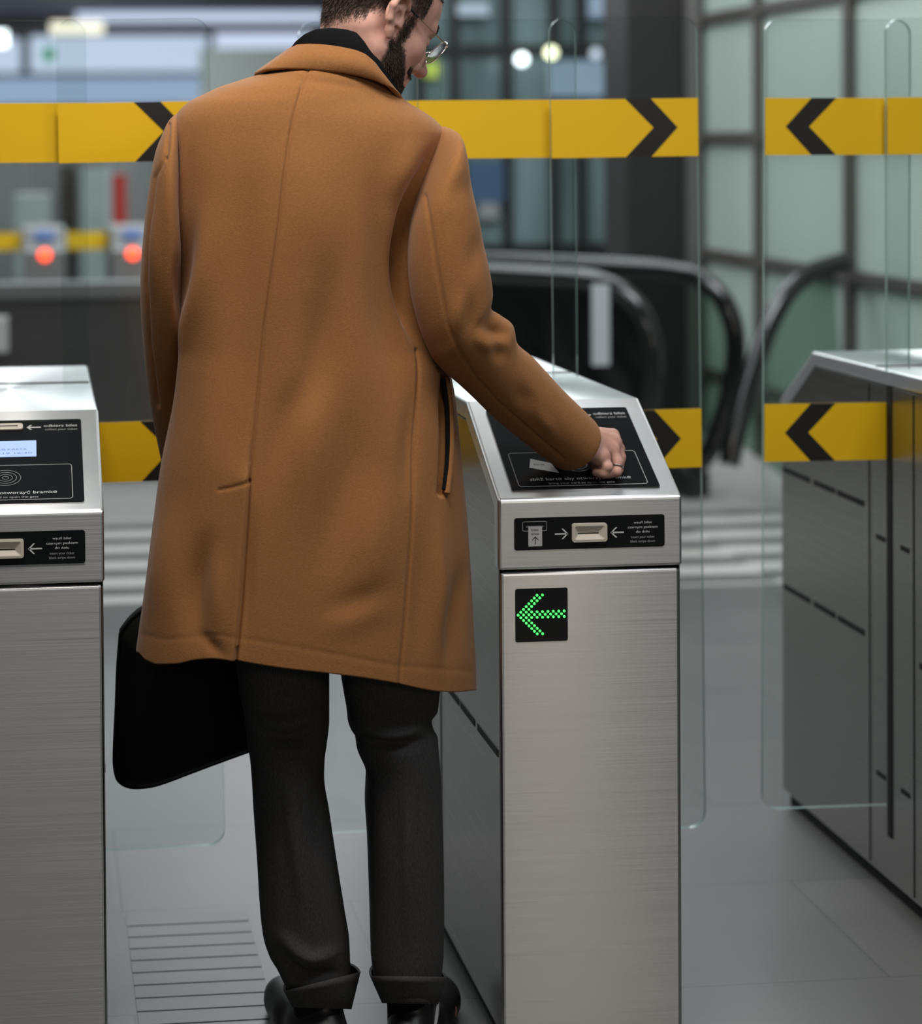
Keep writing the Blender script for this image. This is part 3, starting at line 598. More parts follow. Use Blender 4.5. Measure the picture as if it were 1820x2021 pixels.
neck = [capsule(nb_, nt_, .066, .058, k=.03), capsule(Hp(.045, -.03, -.03), aty(735, 190, 3.04), .016, .014, k=.03), capsule(Hp(-.045, -.03, -.03), aty(640, 190, 3.12), .014, k=.03)]
# --- hidden trunk and limbs
def Pt(u, v, Y): return aty(u, v, Y)
torso = [capsule(Pt(670, 225, 3.10), Pt(630, 420, 3.10), .070, .085, k=.04), capsule(Pt(630, 420, 3.10), Pt(625, 1000, 3.10), .085, .095, k=.04), capsule(Pt(430, 300, 3.10), Pt(790, 310, 3.10), .045, k=.05),
         capsule(Pt(400, 300, 3.09), Pt(328, 640, 3.115), .036, .028, k=.03), capsule(Pt(328, 640, 3.115), Pt(368, 1000, 3.225), .028, .024, k=.02),
         capsule(Pt(848, 315, 3.075), Pt(912, 676, 3.005), .033, .032, k=.03), capsule(Pt(912, 676, 3.005), Pt(1152, 872, 3.115), .036, .024, k=.02),
         capsule(Pt(572, 1040, 3.09), Pt(568, 1480, 3.085), .060, .042, k=.04), capsule(Pt(568, 1480, 3.085), Pt(622, 1960, 3.085), .041, .028, k=.03), capsule(Pt(730, 1040, 3.09), Pt(788, 1480, 3.075), .060, .042, k=.04), capsule(Pt(788, 1480, 3.075), Pt(808, 1960, 3.07), .041, .028, k=.03),
         capsule(Pt(628, 1960, 3.08), (.452, 3.10, .045), .026, .026, k=.02), capsule((.452, 3.10, .040), (.43, 3.22, .032), .026, .020, k=.02), capsule(Pt(808, 1960, 3.07), (.602, 3.08, .045), .026, .026, k=.02), capsule((.602, 3.08, .040), (.68, 3.17, .032), .026, .020, k=.02)]
# --- right hand, fist with curled fingers pressing the card
def hp(u, v, Y): return aty(u, v, Y)
wr = hp(1150, 866, 3.115)
MC = {'i': hp(1209, 861, 3.150), 'm': hp(1213, 874, 3.130), 'r': hp(1209, 889, 3.110), 'p': hp(1190, 902, 3.088)}
hand = [capsule(wr, MC[k], .0215, r, k=.012) for k, r in (('i', .0125), ('m', .0130), ('r', .0125), ('p', .0125))]
hand += [capsule(hp(1160, 885, 3.095), hp(1180, 900, 3.086), .019, .014, k=.012)]
FIN = {'i': [(1222, 886, 3.146), (1214, 912, 3.140), (1200, 922, 3.138)], 'm': [(1224, 902, 3.126), (1219, 928, 3.116), (1202, 934, 3.112)],
       'r': [(1219, 912, 3.100), (1217, 931, 3.092), (1200, 936, 3.094)], 'p': [(1199, 921, 3.076), (1193, 934, 3.078), (1176, 932, 3.086)]}
for q, ch in FIN.items():
    pts = [MC[q]]+[hp(*c) for c in ch]; rr = {'i': (.0105, .0092, .0085, .0075), 'm': (.0108, .0095, .0088, .0078), 'r': (.0102, .0092, .0084, .0075), 'p': (.0098, .0088, .0078, .0068)}[q]
    for a, b, r0, r1 in zip(pts, pts[1:], rr, rr[1:]): hand.append(capsule(a, b, r0, r1, k=.0032))
th = [hp(1165, 880, 3.128), hp(1172, 908, 3.120), hp(1180, 924, 3.118), hp(1194, 931, 3.122)]
for a, b, r0, r1 in zip(th, th[1:], (.014, .0112, .0100), (.0112, .0100, .0085)): hand.append(capsule(a, b, r0, r1, k=.004))
for k_ in 'imr':                                                  # tendons
    hand.append(capsule(wr+(MC[k_]-wr)*.35+np.array([0, -.010, .012]), MC[k_]+np.array([0, -.003, .006]), .0035, .0045, k=.008))
# --- left hand around the bag handle (behind the coat skirt)
lw = Pt(368, 1010, 3.225); gr = Pt(372, 1090, 3.235)
lhand = [capsule(lw, lw+(gr-lw)*.85, .023, .022, k=.012)]
for i in range(4):
    o = gr+np.array([.006, (-.030+.020*i), 0]); c = [o+np.array([-.016, 0, .012]), o+np.array([-.020, 0, -.014]), o+np.array([.002, 0, -.026]), o+np.array([.017, 0, -.012])]
    for a, b in zip(c, c[1:]): lhand.append(capsule(a, b, .0088, .0082, k=.003))
lhand += [capsule(lw+(gr-lw)*.4, gr+np.array([.016, -.034, .004]), .011, .009, k=.006), capsule(gr+np.array([.016, -.034, .004]), gr+np.array([.020, -.012, -.012]), .009, .008, k=.004)]
body = torso+neck+headW+hand+lhand
V, Q = isosurface(body, .0024)
V = polish(V, body, .0024)
bo = from_np('body', V, Q, M['skin']); part(bo, MAN)

# --- hair and beard: short strands grown from the skin surface
T3 = V[Q].mean(1); N3 = np.cross(V[Q[:, 2]]-V[Q[:, 0]], V[Q[:, 3]]-V[Q[:, 1]]); A3 = np.linalg.norm(N3, axis=1)/2; N3 /= np.linalg.norm(N3, axis=1)[:, None]+1e-12
hl = (T3-HO)@HR
def mask_hair(q):
    x, y, z = np.abs(q[:, 0]), q[:, 1], q[:, 2]; m = np.zeros(len(q))
    hairline = np.where(y < -.02, -.030-.35*(y+.02)*0+.02*np.clip((x-.03)/.04, 0, 1), np.where(y < .020, .016, .052+.0*(y)))
    back = np.clip((z-np.where(y < -.045, -.060+.45*x, -.015+1.5*(y+.045)*.3))/.028, 0, 1)*(y < -.012)
    side = np.clip((z-.018)/.02, 0, 1)*(y >= -.012)*(y < .045); burn = np.clip(1-np.abs(y-.028)/.012, 0, 1)*(z > -.012)*(z <= .03)*(x > .045)*.8
    top = (z > .075)*np.clip((.085-y)/.02, 0, 1)
    return np.clip(np.maximum.reduce([back, side, burn, top]), 0, 1)
def mask_beard(q):
    x, y, z = np.abs(q[:, 0]), q[:, 1], q[:, 2]
    lo_ = np.clip((-.022-z)/.014, 0, 1)*np.clip((y-.004-.15*(-.05-z)*(z > -.05))/.012, 0, 1)
    cheek = np.clip((.030+.9*(-z-.03)-y+.012)/.012, 0, 1); mid = np.clip((-.043-z)/.006, 0, 1)*(y > .07)*(np.abs(z+.063) > .0085)
    burn = np.clip(1-np.abs(y-.026)/.013, 0, 1)*np.clip((.02-z)/.02, 0, 1)*(x > .04)*(z > -.05)
    lips = ((np.abs(z+.0635) < .011)*(x < .022)*(y > .08))
    return np.clip(np.maximum.reduce([lo_*cheek, lo_*np.clip((-.078-z)/.01, 0, 1), mid*.9, burn*.8]), 0, 1)*(z > -.100)*(1-lips)
ql = (V-HO)@HR; near_ = (np.abs(ql[:, 0]) < .082) & (ql[:, 2] > -.13) & (ql[:, 2] < .17) & (np.abs(ql[:, 1]) < .14); isear = (np.abs(ql[:, 0]) > .0765) & (ql[:, 1] < .012) & (ql[:, 1] > -.036) & (np.abs(ql[:, 2]) < .040)
hm = np.maximum(mask_hair(ql), mask_beard(ql)*.92)*near_*(~isear); ca = bo.data.attributes.new('hair_cover', 'FLOAT', 'POINT'); ca.data.foreach_set('value', hm.astype(np.float32))
nt = M['skin'].node_tree; at_ = nt.nodes.new('ShaderNodeAttribute'); at_.attribute_name = 'hair_cover'; mxs = nt.nodes.new('ShaderNodeMix'); mxs.data_type = 'RGBA'; pb_ = nt.nodes['Principled BSDF']
src = pb_.inputs['Base Color'].links[0].from_socket; nt.links.new(src, mxs.inputs[6]); mxs.inputs[7].default_value = (.040, .027, .020, 1); ml = nt.nodes.new('ShaderNodeMath'); ml.operation = 'MULTIPLY'; ml.inputs[1].default_value = .86
nt.links.new(at_.outputs['Fac'], ml.inputs[0]); nt.links.new(ml.outputs[0], mxs.inputs[0]); nt.links.new(mxs.outputs[2], pb_.inputs['Base Color'])
def strands(name, mask, N, L, dirf, w, m, parent):
    sel = (np.abs(hl[:, 0]) < .085) & (np.abs(hl[:, 1]) < .14) & (hl[:, 2] > -.13) & (hl[:, 2] < .16); ear_ = (np.abs(hl[:, 0]) > .0755) & (hl[:, 1] < .016) & (hl[:, 1] > -.036) & (np.abs(hl[:, 2]) < .045)
    wgt = A3*mask(hl)*sel*(~ear_); i = rng.choice(len(wgt), N, p=wgt/wgt.sum()); P = T3[i]+rng.normal(0, .0009, (N, 3)); Nn = N3[i]; P -= Nn*((P-T3[i])*Nn).sum(1)[:, None]
    q = (P-HO)@HR; d = dirf(q)@HR.T; d -= Nn*(d*Nn).sum(1)[:, None]*.8; d /= np.linalg.norm(d, axis=1)[:, None]+1e-9; d = d+Nn*.45+rng.normal(0, .28, (N, 3)); d /= np.linalg.norm(d, axis=1)[:, None]
    ln = (L*(.55+.6*rng.random(N))*(.35+.65*mask(q)))[:, None]; sd = np.cross(d, rng.normal(0, 1, (N, 3))); sd /= np.linalg.norm(sd, axis=1)[:, None]
    p1 = P+d*ln*.5; p2 = P+d*ln-Nn*ln*.10; Vv = np.stack([P-sd*w, P+sd*w, p1+sd*w*.8, p1-sd*w*.8, p2+sd*w*.3, p2-sd*w*.3], 1).reshape(-1, 3); b = np.arange(N)[:, None]*6
    Fc = np.concatenate([b+np.array([[0, 1, 2, 3]]), b+np.array([[3, 2, 4, 5]])]); return part(from_np(name, Vv, Fc, m, None), parent)
strands('hair', mask_hair, 42000, .0095, lambda q: np.stack([np.sign(q[:, 0])*.1, -.35*np.ones(len(q)), -1*np.ones(len(q))], 1), .00033, M['hair'], MAN)
strands('beard', mask_beard, 24000, .0065, lambda q: np.stack([np.sign(q[:, 0])*.1, .30*np.ones(len(q)), -1*np.ones(len(q))], 1), .00030, M['hair'], MAN)
strands('eyebrow', lambda q: ((np.abs(q[:, 2]-.035) < .0045)*(q[:, 1] > .05)*(np.abs(q[:, 0]) > .010)*(np.abs(q[:, 0]) < .048)).astype(float), 900, .0048, lambda q: np.stack([np.sign(q[:, 0]), np.zeros(len(q)), .2*np.ones(len(q))], 1), .0003, M['hair'], MAN)
# --- glasses
gl = empty('eyeglasses', tuple(Hp(0, .11, 0))); gw = gl.matrix_basis.copy()
def gpart(o, par): o.parent = par; o.matrix_parent_inverse = Matrix.Translation(-Vector(tuple(Hp(0, .11, 0)))) if par is gl else Matrix.Identity(4); return o
tl = math.radians(14)
for s in (1, -1):
    c = np.array([.0345*s, .112, .004]); a = np.linspace(0, 2*np.pi, 40, endpoint=False); ring = [Hp(*(c+np.array([.0245*math.cos(t), .22*.0225*math.sin(t)-.12*(.0245*math.cos(t)*s), .0225*math.sin(t)]))) for t in a]
    gpart(tube('rim', ring, .0009, M['silver'], None, 8, True), gl)
    bm = bmesh.new(); bm.faces.new([bm.verts.new(tuple(p)) for p in ring]); r = bmesh.ops.extrude_face_region(bm, geom=bm.faces[:]); [setattr(v, 'co', v.co+Vector(tuple(HR[:, 1]*.0014))) for v in r['geom'] if isinstance(v, bmesh.types.BMVert)]
    gpart(from_bm('lens', bm, M['lens']), gl)
    tp = [Hp(.0585*s, .1085, .010), Hp(.068*s, .105, .012), Hp(.0750*s, .07, .014), Hp(.0785*s, .03, .020), Hp(.0785*s, .012, .024), Hp(.079*s, -.006, .032), Hp(.078*s, -.020, .034), Hp(.076*s, -.034, .018)]
    gpart(tube('temple', smooth_path(tp[:5], 24), .0009, M['metal'], None, 8), gl); gpart(tube('temple_tip', smooth_path(tp[3:], 24), .0021, M['black_plastic'], None, 8, flat=(1, .6)), gl)
gpart(tube('bridge', smooth_path([Hp(-.010, .115, .006), Hp(0, .118, .010), Hp(.010, .115, .006)], 12), .0009, M['silver'], None, 8), gl)
gl.parent = MAN; gl.matrix_parent_inverse = Matrix.Translation(-Vector((.53, 3.08, 0)))
# --- ring
pr0, pr1 = hp(*FIN['r'][0]), hp(*FIN['r'][1]); ax = (pr1-pr0)/np.linalg.norm(pr1-pr0); e1 = np.cross(ax, [0, 1, 0]); e1 /= np.linalg.norm(e1); e2 = np.cross(ax, e1); cc = pr0*.55+pr1*.45
part(tube('ring', [cc+.0094*(e1*math.cos(t)+e2*math.sin(t)) for t in np.linspace(0, 2*np.pi, 32, endpoint=False)], .0021, M['silver'], None, 8, True, flat=(.5, 1.2)), MAN)

# ------------------------------------------------------------------ clothing: lofts with folds
def seg_dist(u, v, pts):
    """distance from (u,v) to a polyline, the side it lies on, and the place along it (0..1)"""
    d = np.full(u.shape, 1e9); sgn = np.zeros(u.shape); al = np.zeros(u.shape); ln = [math.hypot(c-a, e-b) for (a, b), (c, e) in zip(pts, pts[1:])]; tot = sum(ln); acc = 0
    for ((a, b), (c, e)), l in zip(zip(pts, pts[1:]), ln):
        t = np.clip(((u-a)*(c-a)+(v-b)*(e-b))/(l*l), 0, 1); x = a+t*(c-a); y = b+t*(e-b); q = np.hypot(u-x, v-y); s = np.sign((c-a)*(v-b)-(e-b)*(u-a)); m = q < d
        d = np.where(m, q, d); sgn = np.where(m, s, sgn); al = np.where(m, (acc+t*l)/tot, al); acc += l
    return d, sgn, al
def apply_folds(P, Nrm, folds, near):
    """raise or sink the cloth along fold lines; amplitudes in mm, widths in sight millimetres (about .8 mm per px)"""
    u, v = proj(P); d = np.zeros(len(P))
    for f in folds:
        if f[2] > 20 and len(f) < 4: f = (f[0], f[1]*1.6, f[2])
        if f[2] > 5 and len(f[0]) > 2 and len(f) < 4: f = (smooth_path(f[0], 4*len(f[0])).tolist(), *f[1:])
        q, s, al = seg_dist(u, v, f[0]); kind = f[3] if len(f) > 3 else 'g'
        if kind == 'g':
            fade = np.sin(np.pi*np.clip(al, 0, 1))**2*1.25 if f[2] > 5 else 1.0
            d += f[1]*np.exp(-.5*(q/f[2])**2)*fade
        elif kind == 'step': d += f[1]*np.exp(-q/f[2])*(s > 0)
    return P+Nrm*(d*near*.001)[:, None]
def normals_grid(P, close=True):
    du = np.gradient(P, axis=0); dv = np.roll(P, -1, 1)-np.roll(P, 1, 1) if close else np.gradient(P, axis=1); n = np.cross(dv, du); n /= np.linalg.norm(n, axis=2)[..., None]+1e-12; return n
def cub(x, xs, ys):
    """monotone cubic interpolation"""
    xs = np.asarray(xs, float); ys = np.asarray(ys, float); h = np.diff(xs); d = np.diff(ys)/h; m = np.zeros(len(xs)); m[0] = d[0]; m[-1] = d[-1]
    m[1:-1] = np.where(d[1:]*d[:-1] > 0, 2*d[1:]*d[:-1]/(d[1:]+d[:-1]+1e-12), 0); x = np.clip(x, xs[0], xs[-1]); i = np.clip(np.searchsorted(xs, x)-1, 0, len(h)-1); t = (x-xs[i])/h[i]
    return ys[i]*(1+2*t)*(1-t)**2+m[i]*h[i]*t*(1-t)**2+ys[i+1]*t*t*(3-2*t)+m[i+1]*h[i]*t*t*(t-1)
def loft_rows(name, rows, Yk, by, hem, folds, m, ni, nj, power=2.3, near_frac=.72, solid=.004, rip=None):
    """rows: (v, uL, uR); by: (v, half depth); hem(u)-> v of the hem, all read at depth Yk"""
    rows = np.array(rows, float); vv = rows[:, 0]; vt = vv[0]
    k = int(nj*near_frac); th = np.concatenate([np.linspace(np.pi, 2*np.pi, k, endpoint=False), np.linspace(0, np.pi, nj-k, endpoint=False)])
    ct, st = np.cos(th), np.sin(th); ce = np.sign(ct)*np.abs(ct)**(2/power); se = np.sign(st)*np.abs(st)**(2/power)
    P = np.zeros((ni, nj, 3)); mid = (np.interp(vv[-1], vv, rows[:, 1])+np.interp(vv[-1], vv, rows[:, 2]))/2
    uL_h, uR_h = rows[-1, 1], rows[-1, 2]; uh = (uL_h+uR_h)/2+ce*(uR_h-uL_h)/2; vh = hem(uh)
    for i, t in enumerate(np.linspace(0, 1, ni)):
        v = vt+t*(vh-vt); L = cub(v, vv, rows[:, 1]); R = cub(v, vv, rows[:, 2]); b = cub(v, *np.array(by).T)
        y = Yk+b*se; u = (L+R)/2+ce*(R-L)/2
        r = FW[None]+RT[None]*((u-PX)/F)[:, None]+DN[None]*((v-PY)/F)[:, None]; yy = np.minimum(y, Yk); X = CAM+r*(yy/r[:, 1])[:, None]; P[i] = np.stack([X[:, 0], y, X[:, 2]], 1)
    n = normals_grid(P); c = P.mean(1, keepdims=True); flip = ((P-c)*n).sum() < 0; n = -n if flip else n
    if rip is not None: P = P+n*rip(P, np.broadcast_to(th, P.shape[:2]))[..., None]
    near = np.broadcast_to((np.clip(-st*3, 0, 1)), (ni, nj)).ravel(); P2 = apply_folds(P.reshape(-1, 3), n.reshape(-1, 3), folds, near).reshape(P.shape)
    o = grid(name, P2 if not flip else P2, m); me = o.data
    s = o.modifiers.new('thickness', 'SOLIDIFY'); s.thickness = solid; s.offset = -1
    bmn = me.polygons[len(me.polygons)//2]; cc_ = np.array(bmn.center)-P2.reshape(-1, 3).mean(0)
    if np.dot(np.array(bmn.normal)[:2], cc_[:2]) < 0: me.flip_normals()
    return o
# --- coat body
rows = [(112, 604, 735), (128, 575, 745), (142, 530, 752), (150, 500, 764), (160, 468, 774), (172, 432, 781), (188, 398, 790), (200, 374, 803), (216, 356, 829), (230, 346, 851), (246, 340, 868), (264, 337, 878), (285, 336, 880), (320, 338, 874), (400, 344, 860), (500, 349, 850), (600, 354, 856), (690, 358, 872), (740, 352, 890), (800, 342, 901), (926, 317, 913), (1031, 303, 923), (1172, 285, 932), (1250, 274, 936), (1300, 268, 939), (1370, 266, 941)]
by = [(112, .080), (150, .098), (170, .108), (200, .120), (250, .130), (350, .140), (500, .145), (700, .142), (900, .150), (1100, .160), (1370, .170)]
hemU = [200, 268, 285, 310, 345, 385, 420, 465, 480, 560, 640, 720, 790, 835, 870, 900, 942, 980]; hemV = [1286, 1288, 1302, 1311, 1310, 1302, 1299, 1303, 1306, 1319, 1328, 1338, 1350, 1360, 1365, 1366, 1362, 1360]
hem = lambda u: cub(u, hemU, hemV)
SEAM = [(606, 140), (598, 165), (584, 215), (573, 265), (559, 360), (549, 450), (535, 550), (520, 650), (511, 750), (502, 850), (492, 950)]
VENT = [(491, 950), (490, 980), (483, 1080), (475, 1200), (466, 1290), (463, 1312)]
SIDE = [(832, 690), (826, 820), (818, 940), (810, 1080), (800, 1220), (788, 1352)]
cf = [(SEAM, -4.2, 2.2), (VENT, -6.0, 2.6), (VENT, 13.0, 40, 'step'), ([(497, 960), (493, 1080), (485, 1200), (475, 1300), (472, 1330)], -6, 9), ([(434, 967), (462, 961), (489, 953)], -2.0, 2.6), (SIDE, -4.2, 2.2),
      ([(345, 250), (343, 330), (346, 430)], -9, 9), ([(905, 250), (862, 292), (832, 345), (814, 410), (803, 500), (808, 590), (830, 690), (845, 760)], -20, 16), ([(850, 262), (810, 320), (780, 420)], 5, 22), ([(364, 205), (357, 300), (352, 430), (353, 560)], 6, 8),
      ([(412, 360), (394, 540), (368, 660), (345, 780), (322, 920)], 11, 15), ([(380, 400), (364, 560), (348, 680)], -9, 13),
      ([(900, 255), (862, 290), (834, 345), (814, 410), (804, 500), (810, 590), (832, 690), (848, 770)], -16, 7),
      ([(746, 270), (738, 400), (748, 500), (765, 620), (790, 760), (806, 930)], -9, 26), ([(712, 300), (716, 430), (730, 540), (752, 690)], 4, 18), ([(500, 210), (490, 330), (480, 450), (468, 600), (452, 820)], -6, 34),
      ([(440, 280), (430, 450), (415, 650), (398, 900), (390, 1080)], 4.5, 28), ([(668, 440), (644, 600), (618, 740), (578, 820), (545, 900), (500, 1000)], -7, 26), ([(590, 600), (602, 800), (612, 960), (600, 1120)], 5, 34),
      ([(705, 720), (692, 900), (662, 1050), (640, 1220)], -5, 34), ([(760, 900), (740, 1050), (720, 1250)], 4, 34), ([(600, 240), (622, 420), (610, 560)], 3, 44),
      ([(425, 1020), (400, 1090), (386, 1180), (392, 1310)], -11, 17), ([(440, 1060), (430, 1160), (428, 1300)], 5, 18), ([(345, 960), (325, 1120), (312, 1300)], 5, 24), ([(385, 1235), (425, 1278), (455, 1305)], -4, 9),
      ([(822, 740), (812, 850), (804, 1010)], -7, 13), ([(600, 1215), (700, 1188), (800, 1140)], -3.2, 19), ([(600, 1250), (700, 1222), (800, 1178)], 2.2, 19), ([(862, 960), (868, 1150), (866, 1362)], 8, 14), ([(925, 1090), (898, 1190), (884, 1350)], -9, 12), ([(835, 1000), (828, 1340)], -3, 14),
      ([(275, 1252), (330, 1262), (440, 1252), (470, 1258), (620, 1284), (780, 1314), (940, 1326)], -.55, 4), ([(880, 742), (876, 800), (877, 860), (875, 920), (872, 972)], -16, 4.2),
      ([(520, 158), (600, 158), (700, 172), (770, 195)], -2, 6)]
coat = loft_rows('coat', rows, Yc, by, hem, cf, M['coat'], 420, 620)
part(coat, MAN)
def cpart(o): o.parent = coat; o.matrix_parent_inverse = Matrix.Identity(4); return o
# --- collar: a folded band standing round the neck
def band(name, top, bot, xc_u, a_px, b, Y0, m, lift, n=140, th_=.005, drop=60, rows_=12, bulge=.012, Yt=None):
    tu, tv = np.array(top, float).T; bu, bv = np.array(bot, float).T; P = np.zeros((rows_, n, 3))
    for j, t in enumerate(np.linspace(0, 2*np.pi, n, endpoint=False)):
        c, s = math.cos(t), math.sin(t); f = (1+c)/2                                    # 0 left .. 1 right
        k = np.interp(f, np.linspace(0, 1, len(tu)), np.arange(len(tu))); u1, v1 = np.interp(k, np.arange(len(tu)), tu), np.interp(k, np.arange(len(tu)), tv)
        k = np.interp(f, np.linspace(0, 1, len(bu)), np.arange(len(bu))); u2, v2 = np.interp(k, np.arange(len(bu)), bu), np.interp(k, np.arange(len(bu)), bv)
        far_ = max(0, s); v1 += drop*far_; v2 += drop*far_
        for i in range(rows_):
            w = i/(rows_-1); u = u1+(u2-u1)*w; v = v1+(v2-v1)*w; y = Y0-(b[0]+(b[1]-b[0])*w+bulge*math.sin(math.pi*w))*(-s)*1.0 if s < 0 else Y0+(b[0]+(b[1]-b[0])*w)*s
            X = aty(u, v, Y0); P[i, j] = (X[0], y, X[2])
    o = grid(name, P, m); sm = o.modifiers.new('thickness', 'SOLIDIFY'); sm.thickness = th_; sm.offset = 0; bv_ = o.modifiers.new('soft', 'SUBSURF'); bv_.levels = 1; bv_.render_levels = 1
    return o
ctop = [(577, 95), (583, 92), (600, 92), (622, 94), (655, 99), (682, 105), (702, 113), (720, 129), (733, 145), (748, 163), (774, 184)]
cbot = [(503, 147), (512, 143), (545, 141), (585, 142), (620, 145), (655, 149), (690, 155), (720, 163), (750, 176), (770, 188), (790, 200)]
cpart(band('collar', ctop, cbot, 0, 0, (.090, .104), 3.09, M['coat'], 0, drop=70, th_=.007, bulge=.010))
# --- turtleneck
ntop = [(577, 96), (581, 84), (593, 72), (612, 63), (640, 61), (665, 64), (690, 71), (715, 83), (738, 103), (756, 124), (774, 160)]
nbot = [(574, 118), (585, 122), (600, 124), (622, 126), (655, 130), (690, 138), (716, 150), (738, 166), (752, 172), (764, 182), (776, 188)]
tn = band('sweater_collar', ntop, nbot, 0, 0, (.076, .080), 3.09, M['black_knit'], 0, drop=38, th_=.012, bulge=.006); part(tn, MAN)
# --- sleeves
def sleeve(name, st, folds, ni=260, nj=150):
    A = smooth_path([(s[0], s[1]) for s in st], ni); B = smooth_path([(s[2], s[3]) for s in st], ni); Z = smooth_path([(s[4], s[5], s[6]) for s in st], ni); P = np.zeros((ni, nj, 3)); t = np.linspace(0, 2*np.pi, nj, endpoint=False)
    for i in range(ni):
        a = aty(*A[i], Z[i, 0]); b = aty(*B[i], Z[i, 0]); c = (a+b)/2; e = (a-b)/2; axis = np.cross(e/np.linalg.norm(e), [0, 1, 0]); axis = axis if axis@np.array([.3, 0, -1]) > 0 else -axis
        s = np.sin(t); P[i] = c+np.cos(t)[:, None]*e-s[:, None]*np.array([0, Z[i, 1], 0])+(np.clip(s, 0, 1)*Z[i, 2])[:, None]*axis
    n = normals_grid(P); c = P.mean(1, keepdims=True)
    if ((P-c)*n).sum() < 0: n = -n
    near = np.broadcast_to(np.clip(np.sin(t)*3, 0, 1), (ni, nj)).ravel(); P = apply_folds(P.reshape(-1, 3), n.reshape(-1, 3), folds, near).reshape(P.shape)
    o = grid(name, P, M['coat']); s_ = o.modifiers.new('thickness', 'SOLIDIFY'); s_.thickness = .004; s_.offset = -1
    me = o.data; f = me.polygons[len(me.polygons)//2+nj//4]
    i_ = (len(me.polygons)//2+nj//4)//nj; cc_ = np.array(f.center)-P[i_].mean(0)
    if np.dot(np.array(f.normal), cc_) < 0: me.flip_normals()
    return cpart(o)
sr_ = [(868, 248, 842, 300, 3.08, .035, 0), (893, 256, 832, 345, 3.045, .060, 0), (908, 270, 822, 395, 3.012, .070, 0), (918, 300, 811, 450, 2.995, .072, 0), (930, 370, 807, 520, 2.988, .070, 0), (945, 440, 814, 590, 2.985, .068, 0), (961, 515, 830, 650, 2.985, .066, 0), (970, 572, 846, 690, 2.99, .065, 0),
       (967, 606, 858, 712, 2.995, .064, 0), (986, 621, 880, 736, 3.005, .064, 0), (1010, 640, 908, 760, 3.018, .064, 0), (1019, 676, 940, 790, 3.033, .062, 0), (1052, 706, 975, 824, 3.055, .060, .004), (1103, 762, 1030, 870, 3.08, .056, .012), (1150, 808, 1075, 905, 3.10, .052, .019), (1170, 829, 1099, 922, 3.11, .050, .021), (1166, 834, 1103, 916, 3.11, .045, .019), (1150, 830, 1088, 896, 3.105, .040, .012)]
sf = [([(838, 385), (850, 450), (868, 560), (884, 640), (905, 690), (940, 745), (985, 795), (1045, 848), (1112, 905)], -3.8, 2.2), ([(950, 625), (978, 652), (1018, 664)], -8, 9), ([(915, 560), (905, 640), (915, 690)], 4, 14), ([(930, 560), (930, 650), (950, 690)], -4, 12), ([(960, 700), (1010, 690)], -6, 12), ([(925, 640), (962, 682), (1015, 690)], 4, 10),
      ([(880, 420), (925, 330)], -3, 18),  ([(1060, 770), (1010, 800)], -3, 16), ([(1100, 830), (1060, 850)], 3, 18), ([(955, 440), (925, 560)], -3, 14)]
sleeve('sleeve', sr_, sf)
sl_ = [(352, 222, 350, 285, 3.08, .035, 0), (335, 236, 352, 340, 3.065, .055, 0), (322, 262, 352, 400, 3.055, .062, 0), (306, 305, 354, 450, 3.05, .064, 0), (292, 385, 358, 505, 3.055, .064, 0), (281, 490, 362, 590, 3.07, .062, 0), (277, 580, 367, 650, 3.09, .060, 0), (282, 670, 376, 720, 3.12, .058, 0), (291, 760, 388, 795, 3.155, .054, 0), (305, 845, 398, 872, 3.185, .050, 0), (322, 930, 405, 950, 3.21, .046, 0), (330, 985, 408, 1000, 3.225, .043, 0), (334, 982, 404, 997, 3.225, .038, 0), (330, 965, 400, 975, 3.222, .036, 0)]
slf = [([(332, 245), (329, 300), (326, 312)], -4, 3), ([(326, 312), (306, 350), (296, 450), (290, 560), (296, 680), (312, 800)], -3.6, 2.4), ([(350, 480), (354, 560), (362, 680)], -7, 9), ([(308, 380), (304, 480), (304, 620)], 4, 9)]
sleeve('sleeve', sl_, slf)
# --- pocket welt on the right front
def back_y(u, v):
    A_ = np.array(rows); L, R_2 = cub(v, A_[:, 0], A_[:, 1]), cub(v, A_[:, 0], A_[:, 2]); c = np.clip((u-(L+R_2)/2)/((R_2-L)/2), -1, 1); b = cub(v, *np.array(by).T); return Yc-b*(1-abs(c)**2.3)**(1/2.3)
wp = []
wl = smooth_path([(881, 744), (888, 800), (890, 860), (888, 920), (882, 974)], 60)
for u, v in wl:
    y_ = float(back_y(u, v))-.003; wp.append(aty(u, v, y_))
cpart(tube('pocket_welt', wp, .0062, M['coat'], None, 14, flat=(1.0, .9)))
wd = [aty(u-6.5, v, float(back_y(u-6.5, v))+.001) for u, v in wl[2:-3]]
cpart(tube('pocket_slit_shade', wd, .0036, M['black_knit'], None, 10))  # black tube puts the darkness inside the pocket slit into colour
